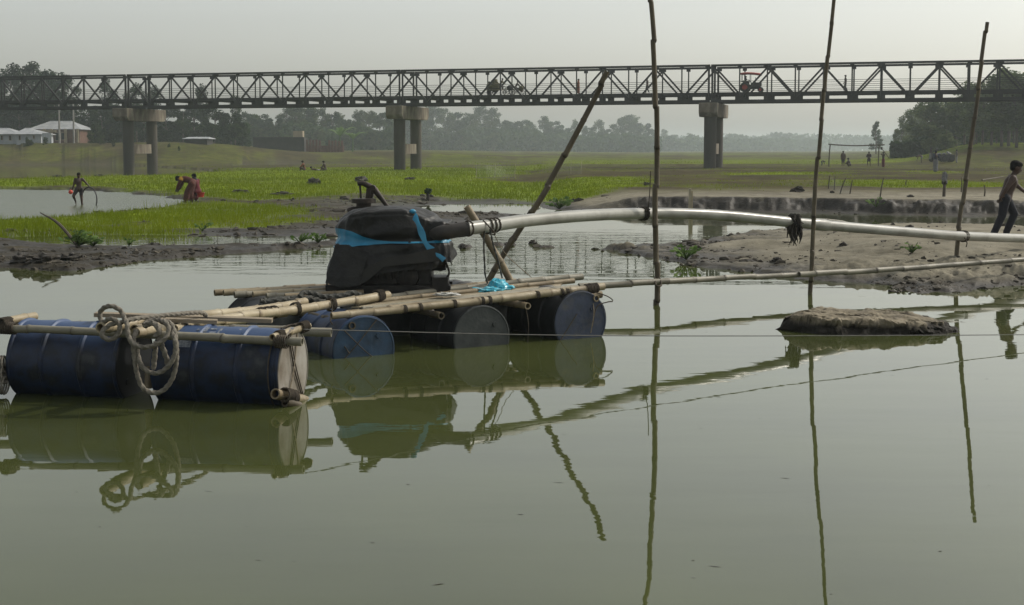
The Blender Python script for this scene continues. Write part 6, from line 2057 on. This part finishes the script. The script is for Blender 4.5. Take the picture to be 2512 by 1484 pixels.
# ------------------------------------------------------------------ traffic on the bridge
DZ = Z_DECK + .04
def on_deck(px, w=1.4):
    lo, hi = -20, BLEN + 20
    for _ in range(50):
        m_ = (lo + hi) / 2
        if col_of(bpos(m_, w)) < px: lo = m_
        else: hi = m_
    return bpos(lo, w, DZ)
yawb = math.degrees(math.atan2(BU.y, BU.x)) - 90          # facing along the bridge to the right
gb2 = 'people crossing the bridge'
WALK = dict(knL=(-.055, .06, .28), anL=(-.055, .08, .05), knR=(.055, .0, .28), anR=(.055, -.10, .07), elL=(-.13, -.05, .65), wrL=(-.13, -.02, .52), elR=(.13, .02, .65), wrR=(.13, .09, .53))
person(on_deck(646.5), yawb + 170, 1.34, 'walker in dark clothes on the bridge just left of the tallest pole', WALK, (('shirt', 'dark_cloth'), ('trousers', 'dark_cloth')), gb2, .035)
person(on_deck(843.5), yawb + 180, 1.32, 'walker in dark clothes on the bridge right of the leaning tall pole', WALK, (('shirt', 'dark_cloth'), ('trousers', 'dark_cloth')), gb2, .035)
person(on_deck(578, 1.0), yawb + 20, 1.3, 'figure in a rust shawl on the bridge left of the slanting prop', {}, (('robe', 'rust'), ('headscarf', 'rust')), gb2, .035)
def bicycle(px, label, w=1.2):
    c = on_deck(px, w)
    t = thing('bicycle', c, label, 'bicycle', 'bicycles on the bridge')
    up = Vector((0, 0, 1))
    r_ = .25
    A, B = c - BU * .39 + up * r_, c + BU * .39 + up * r_
    for q in (A, B):
        wq = MB().ring(q, r_, .026, BN, 26, 6).build('wheel', 'rubber', t)
        sp = MB()
        for k in range(8):
            a = math.pi * k / 8
            e = (BU * math.cos(a) + up * math.sin(a)) * r_
            sp.tube([q - e, q + e], .006, 4)
        sp.build('spokes', 'steel', wq)
    bb, st_, hd_ = c - BU * .04 + up * .22, c - BU * .15 + up * .61, c + BU * .27 + up * .61
    fr = MB()
    for a, b in ((A, bb), (A, st_), (bb, st_), (bb, hd_ - up * .08), (st_ - up * .05, hd_), (hd_, B)):
        fr.tube([a, b], .02, 6)
    fr.build('frame', 'steel', t)
    MB().box(st_ + up * .06, (.18, .09, .045)).build('saddle', 'rubber', t)
    MB().tube([hd_ + up * .10 - BN * .2 - BU * .06, hd_ + up * .12, hd_ + up * .10 + BN * .2 - BU * .06], .016, 6).build('handlebar', 'steel', t)
    return c
c = bicycle(507.5, 'bicycle pushed along the bridge behind the loaded van')
c2 = bicycle(517.0, 'bicycle under a rider at the front of the bridge traffic', 1.0)
RIDE = dict(pelvis=(0, -.12, .56), spine=(0, -.07, .66), chest=(0, .0, .77), neck=(0, .04, .86), head=(0, .06, .93), shL=(-.1, .02, .82), shR=(.1, .02, .82), elL=(-.13, .12, .70), elR=(.13, .12, .70), wrL=(-.13, .22, .62), wrR=(.13, .22, .62), hiL=(-.05, -.10, .54), hiR=(.05, -.10, .54), knL=(-.06, .10, .42), knR=(.06, .08, .36), anL=(-.06, .02, .24), anR=(.06, .0, .14))
person(c2, yawb, 1.17, 'rider seated on the front bicycle crossing the bridge', RIDE, (('shirt', 'dark_cloth'), ('trousers', 'dark_cloth')), gb2, .035)
single(blob(c2 + Vector((0, 0, .60)) - BU * .62, (.26, .22, .22), .25, 1.6, 31), 'bundle', 'dark_cloth', 'round dark bundle tied behind the rider on the bridge', 'bundle')
single(blob(c2 + Vector((0, 0, .52)) + BU * .36, (.22, .18, .24), .3, 1.6, 32), 'bundle', 'straw', 'straw bundle at the front of the ridden bicycle', 'bundle')
# loaded cycle van
cv = on_deck(495, 1.3)
van = thing('cycle_van', cv, 'three-wheeled cycle van heaped with a pointed straw load on the bridge', 'cycle van')
up = Vector((0, 0, 1))
rotb = Matrix.Rotation(math.atan2(BU.y, BU.x), 3, 'Z')
MB().box(cv + up * .45, (1.4, .85, .06), rotb).build('platform', 'plank', van)
for q in (cv - BU * .33 - BN * .45, cv - BU * .33 + BN * .45, cv + BU * 1.0):
    wq = MB().ring(q + up * .25, .25, .024, BN, 24, 6).build('wheel', 'rubber', van)
    sp = MB()
    for k in range(6):
        a = math.pi * k / 6
        e = (BU * math.cos(a) + up * math.sin(a)) * .25
        sp.tube([q + up * .25 - e, q + up * .25 + e], .008, 4)
    sp.build('spokes', 'steel', wq)
MB().tube([cv + BU * .45 + up * .42, cv + BU * .8 + up * .52, cv + BU * 1.0 + up * .25], .03, 6).build('frame', 'steel', van)
MB().tube([cv + BU * .85 + up * .74 - BN * .2, cv + BU * .9 + up * .70, cv + BU * .85 + up * .74 + BN * .2], .02, 6).build('handlebar', 'steel', van)
ld = blob(cv + up * .70 - BU * .08, (.66, .42, .36), .3, 1.7, 41)
pk = blob(cv + up * 1.05 - BU * .04, (.30, .27, .36), .3, 1.7, 42)
ld.add(pk.v, pk.f)
single(ld, 'straw_load', 'straw', 'pointed heap of straw riding on the cycle van', 'load')
person(on_deck(489.3, 2.2), yawb, 1.25, 'walker behind the straw-laden cycle van on the bridge', WALK, (('shirt', 'blue_cloth'), ('lungi', 'dark_cloth')), gb2, .035)
pv_ = cv + BU * 1.0
person(on_deck(501.8, 1.3) + up * .22, yawb, 1.2, 'driver perched on the front of the cycle van', RIDE, (('shirt', 'straw'), ('trousers', 'dark_cloth')), gb2, .035)
# tractor with a red canopy
tc_ = on_deck(748.5, 1.5)
trc = thing('tractor', tc_, 'dark tractor with a red sun canopy driving across the bridge', 'tractor')
TS = .66
def tl_(pr):
    return [(x_ * TS, y_ * TS) for x_, y_ in pr]
def tb_(*q):
    return tuple(v_ * TS for v_ in q)
def tp(a, b, z):
    return tc_ + (BU * a + BN * b + up * z) * TS
for sd in (-.62, .62):
    rw = MB().lathe(tp(-.55, sd - .13, .62), BN, tl_([(0, .40), (.02, .58), (.06, .62), (.20, .62), (.24, .58), (.26, .40)]), 26).build('rear_wheel', 'rubber', trc)
    MB().lathe(tp(-.55, sd - .14, .62), BN, tl_([(0, .05), (.0, .34), (.28, .34), (.28, .05)]), 18).build('rim', 'red_paint', rw)
    fw_ = MB().lathe(tp(1.30, sd * .85 - .08, .33), BN, tl_([(0, .22), (.02, .32), (.14, .32), (.16, .22)]), 22).build('front_wheel', 'rubber', trc)
    MB().lathe(tp(1.30, sd * .85 - .09, .33), BN, tl_([(0, .03), (.0, .18), (.18, .18), (.18, .03)]), 14).build('rim', 'red_paint', fw_)
    MB().box(tp(-.55, sd, 1.32), tb_(1.0, .34, .07), rotb).build('mudguard', 'machine', trc)
hd2 = MB().box(tp(.75, 0, .98), tb_(1.25, .52, .48), rotb).build('bonnet', 'machine', trc)
MB().box(tp(1.40, 0, .98), tb_(.05, .46, .40), rotb).build('grille', 'engine', hd2)
MB().box(tp(.35, 0, .60), tb_(1.9, .34, .32), rotb).build('chassis', 'engine', trc)
MB().tube([tp(.65, .2, 1.2), tp(.65, .2, 1.85)], .035 * TS, 8).build('exhaust_stack', 'engine', trc)
MB().box(tp(-.55, 0, 1.10), tb_(.45, .5, .10), rotb).build('seat', 'rubber', trc)
MB().box(tp(-.80, 0, 1.32), tb_(.08, .5, .36), rotb).build('seat_back', 'rubber', trc)
MB().ring(tp(-.05, 0, 1.42), 0.20 * TS, .018, BU + up * .8, 20, 5).build('steering_wheel', 'rubber', trc)
for a_, b_ in ((-.98, -.5), (-.98, .5), (.05, -.5), (.05, .5)):
    MB().tube([tp(a_, b_, 1.3), tp(a_, b_, 2.28)], .022, 6).build('canopy_post', 'steel', trc)
cn = MB()
vs, fs = [], []
for i in range(9):
    u_ = i / 8
    a_ = -1.15 + 2.5 * u_
    z_ = 2.36 - .22 * max(0, u_ - .35) ** 1.4 * 1.4 - .08 * (1 - u_) ** 6
    for b_, dz in ((-.66, -.14), (-.62, 0), (0, .07), (.62, 0), (.66, -.14)):
        vs.append(tp(a_, b_, z_ + dz))
for i in range(8):
    for k in range(4):
        fs.append((i * 5 + k, i * 5 + k + 1, (i + 1) * 5 + k + 1, (i + 1) * 5 + k))
cn.add(vs, fs, True)
co_ = cn.build('canopy', 'red_paint', trc)
sd_ = co_.modifiers.new('s', 'SOLIDIFY'); sd_.thickness = .05
SEAT = dict(pelvis=(0, 0, .10), spine=(0, .01, .21), chest=(0, .02, .33), neck=(0, .02, .42), head=(0, .03, .49), shL=(-.10, .02, .39), shR=(.10, .02, .39), elL=(-.13, .10, .27), elR=(.13, .10, .27), wrL=(-.09, .22, .25), wrR=(.09, .22, .25),
            hiL=(-.055, .02, .09), hiR=(.055, .02, .09), knL=(-.08, .22, .12), knR=(.08, .22, .12), anL=(-.08, .26, -.10), anR=(.08, .26, -.10))
person(tp(-.55, 0, 1.10), yawb, 1.08, 'driver in dark shirt seated under the red tractor canopy', SEAT, (('shirt', 'dark_cloth'), ('trousers', 'dark_cloth')), gb2, .035)

# ------------------------------------------------------------------ grass blades and floating bits
def grass():
    rg = np.random.RandomState(8)
    n = 380000
    px = rg.uniform(-60, 1084, n)
    y = 157 + (252 - 157) * rg.rand(n)
    d = F * (H - .12) / (y - HY)
    x = (px - 512) * d / F
    z = terrain_height(x[None, :], d[None, :])[0]
    g = grass_mask(x[None, :], d[None, :], z[None, :])[0]
    keep = (g > .14 + .62 * rg.rand(n)) & (z > -.14) & (d < 215)
    x, d, z, g = x[keep], d[keep], z[keep], g[keep]
    n = len(x)
    hgt = rg.uniform(.05, .15, n) * (.35 + 1.7 * fbm(x * .7, d * .7, 3)) * np.where(x > 3, .6, 1.0)
    edge = (z < .05) & (d < 60)
    hgt = hgt * np.where(edge, 1.8, 1.0)
    w = np.maximum(.006, d * .00022) * rg.uniform(.8, 1.6, n)
    a = rg.uniform(0, 6.28, n)
    lean = hgt * rg.uniform(.0, .5, n)
    la = rg.uniform(0, 6.28, n)
    base = np.stack([x, d, np.maximum(z, -.06) - .01], -1)
    sx = np.stack([np.cos(a) * w, np.sin(a) * w * .5, np.zeros(n)], -1)
    tip = base + np.stack([np.cos(la) * lean, np.sin(la) * lean, hgt], -1)
    co = np.stack([base - sx, base + sx, tip], 1).reshape(-1, 3).astype(np.float32)
    me = bpy.data.meshes.new('grass')
    me.vertices.add(n * 3)
    me.vertices.foreach_set('co', co.ravel())
    me.loops.add(n * 3)
    me.loops.foreach_set('vertex_index', np.arange(n * 3, dtype=np.int32))
    me.polygons.add(n)
    me.polygons.foreach_set('loop_start', np.arange(0, n * 3, 3, dtype=np.int32))
    at = me.attributes.new('tint', 'FLOAT', 'POINT')
    at.data.foreach_set('value', np.repeat(np.clip(.1 + .8 * fbm(x * .15, d * .15, 3) + rg.normal(size=n) * .15, 0, 1), 3).astype(np.float32))
    me.update()
    me.materials.append(M['grass'])
    o = bpy.data.objects.new('grass', me)
    COL.objects.link(o)
    tag(o, 'short bright green grass and young rice on the flats', 'grass', None, 'stuff')
grass()
def mud_lumps():
    rg = np.random.RandomState(19)
    n = 60000
    px = rg.uniform(-40, 1064, n)
    y = rg.uniform(196, 300, n)
    d = F * (H - .08) / (y - HY)
    x = (px - 512) * d / F
    z = terrain_height(x[None, :], d[None, :])[0]
    gm = grass_mask(x[None, :], d[None, :], z[None, :])[0]
    cl = fbm(x * 1.1 + 40, d * 1.1, 3)
    w = np.where((z > -.03) & (z < .10), 1.0, np.where((z >= .10) & (z < .35), .22, 0)) * (cl > .52) * (gm < .3)
    k = rg.rand(n) < w * .5
    x, d, z = x[k][:5200], d[k][:5200], z[k][:5200]
    n = len(x)
    t = (1 + 5 ** .5) / 2
    ico = np.array([(-1, t, 0), (1, t, 0), (-1, -t, 0), (1, -t, 0), (0, -1, t), (0, 1, t), (0, -1, -t), (0, 1, -t), (t, 0, -1), (t, 0, 1), (-t, 0, -1), (-t, 0, 1)], float) / 1.9
    tri = np.array([(0, 11, 5), (0, 5, 1), (0, 1, 7), (0, 7, 10), (0, 10, 11), (1, 5, 9), (5, 11, 4), (11, 10, 2), (10, 7, 6), (7, 1, 8), (3, 9, 4), (3, 4, 2), (3, 2, 6), (3, 6, 8), (3, 8, 9), (4, 9, 5), (2, 4, 11), (6, 2, 10), (8, 6, 7), (9, 8, 1)])
    sz = (.008 + .040 * rg.rand(n) ** 4) * (d / 22)
    v = ico[None] * (1 + rg.uniform(-.55, .55, (n, 12, 1)))
    v = v * (sz[:, None, None] * np.stack([rg.uniform(.8, 2.4, n), rg.uniform(.8, 1.5, n), rg.uniform(.5, 1.1, n)], -1)[:, None, :])
    v = v + np.stack([x, d, np.maximum(z, 0) + sz * .12], -1)[:, None, :]
    me = bpy.data.meshes.new('mud_lumps')
    f = (tri[None] + (np.arange(n) * 12)[:, None, None]).reshape(-1, 3)
    me.from_pydata(v.reshape(-1, 3).tolist(), [], f.tolist())
    me.materials.append(M['lump'])
    o = bpy.data.objects.new('mud_lumps', me)
    COL.objects.link(o)
    tag(o, 'small lumps of wet mud strewn along the water edges', 'mud', None, 'stuff')
mud_lumps()
def floating_bits():
    rg = random.Random(14)
    mb = MB()
    k = 0
    while k < 70:
        px, py = rg.uniform(0, 1024), 258 + 345 * rg.random() ** 1.6
        d = F * H / (py - HY)
        x = (px - 512) * d / F
        if hz(x, d) > -.1:
            continue
        a, l_, w_ = rg.uniform(-.5, .5), rg.uniform(.006, .035), rg.uniform(.002, .005)
        u_, v_ = Vector((math.cos(a), math.sin(a), 0)), Vector((-math.sin(a), math.cos(a), 0))
        c = Vector((x, d, .0015))
        mb.add([c - u_ * l_, c + v_ * w_, c + u_ * l_ * .6 + v_ * w_, c + u_ * l_, c - v_ * w_], [(0, 4, 3, 2, 1)], False)
        k += 1
    o = mb.build('floating_debris', 'weed')
    tag(o, 'bits of leaf and straw floating on the water', 'debris', None, 'stuff')
floating_bits()

# trees that look alike are told apart by their order
ORD = ('first second third fourth fifth sixth seventh eighth ninth tenth eleventh twelfth thirteenth fourteenth fifteenth sixteenth').split()
same = {}
for o in [q_ for q_ in COL.objects if q_.get('category') == 'tree']:
    same.setdefault(o['label'], []).append(o)
for lb, os_ in same.items():
    if len(os_) > 1:
        os_.sort(key=lambda q_: q_.location.x / q_.location.y)
        for i, o in enumerate(os_):
            o['label'] = '%s from left, %s' % (ORD[i], lb)

# ------------------------------------------------------------------ haze
def haze():
    mb = MB()
    x0, x1, y0, y1, z0, z1 = -2200, 2200, -60, 3300, -1.6, 26
    mb.box(((x0 + x1) / 2, (y0 + y1) / 2, (z0 + z1) / 2), (x1 - x0, y1 - y0, z1 - z0))
    m = bpy.data.materials.new('haze_air')
    m.use_nodes = True
    n, l = m.node_tree.nodes, m.node_tree.links
    n.remove(n['Principled BSDF'])
    v = n.new('ShaderNodeVolumePrincipled')
    v.inputs['Color'].default_value = (.84, .93, .95, 1)
    v.inputs['Density'].default_value = .00052
    v.inputs['Anisotropy'].default_value = .3
    l.new(v.outputs[0], n['Material Output'].inputs['Volume'])
    o = mb.build('haze', m)
    tag(o, 'pale dusty air over the river', 'haze', None, 'stuff')
haze()
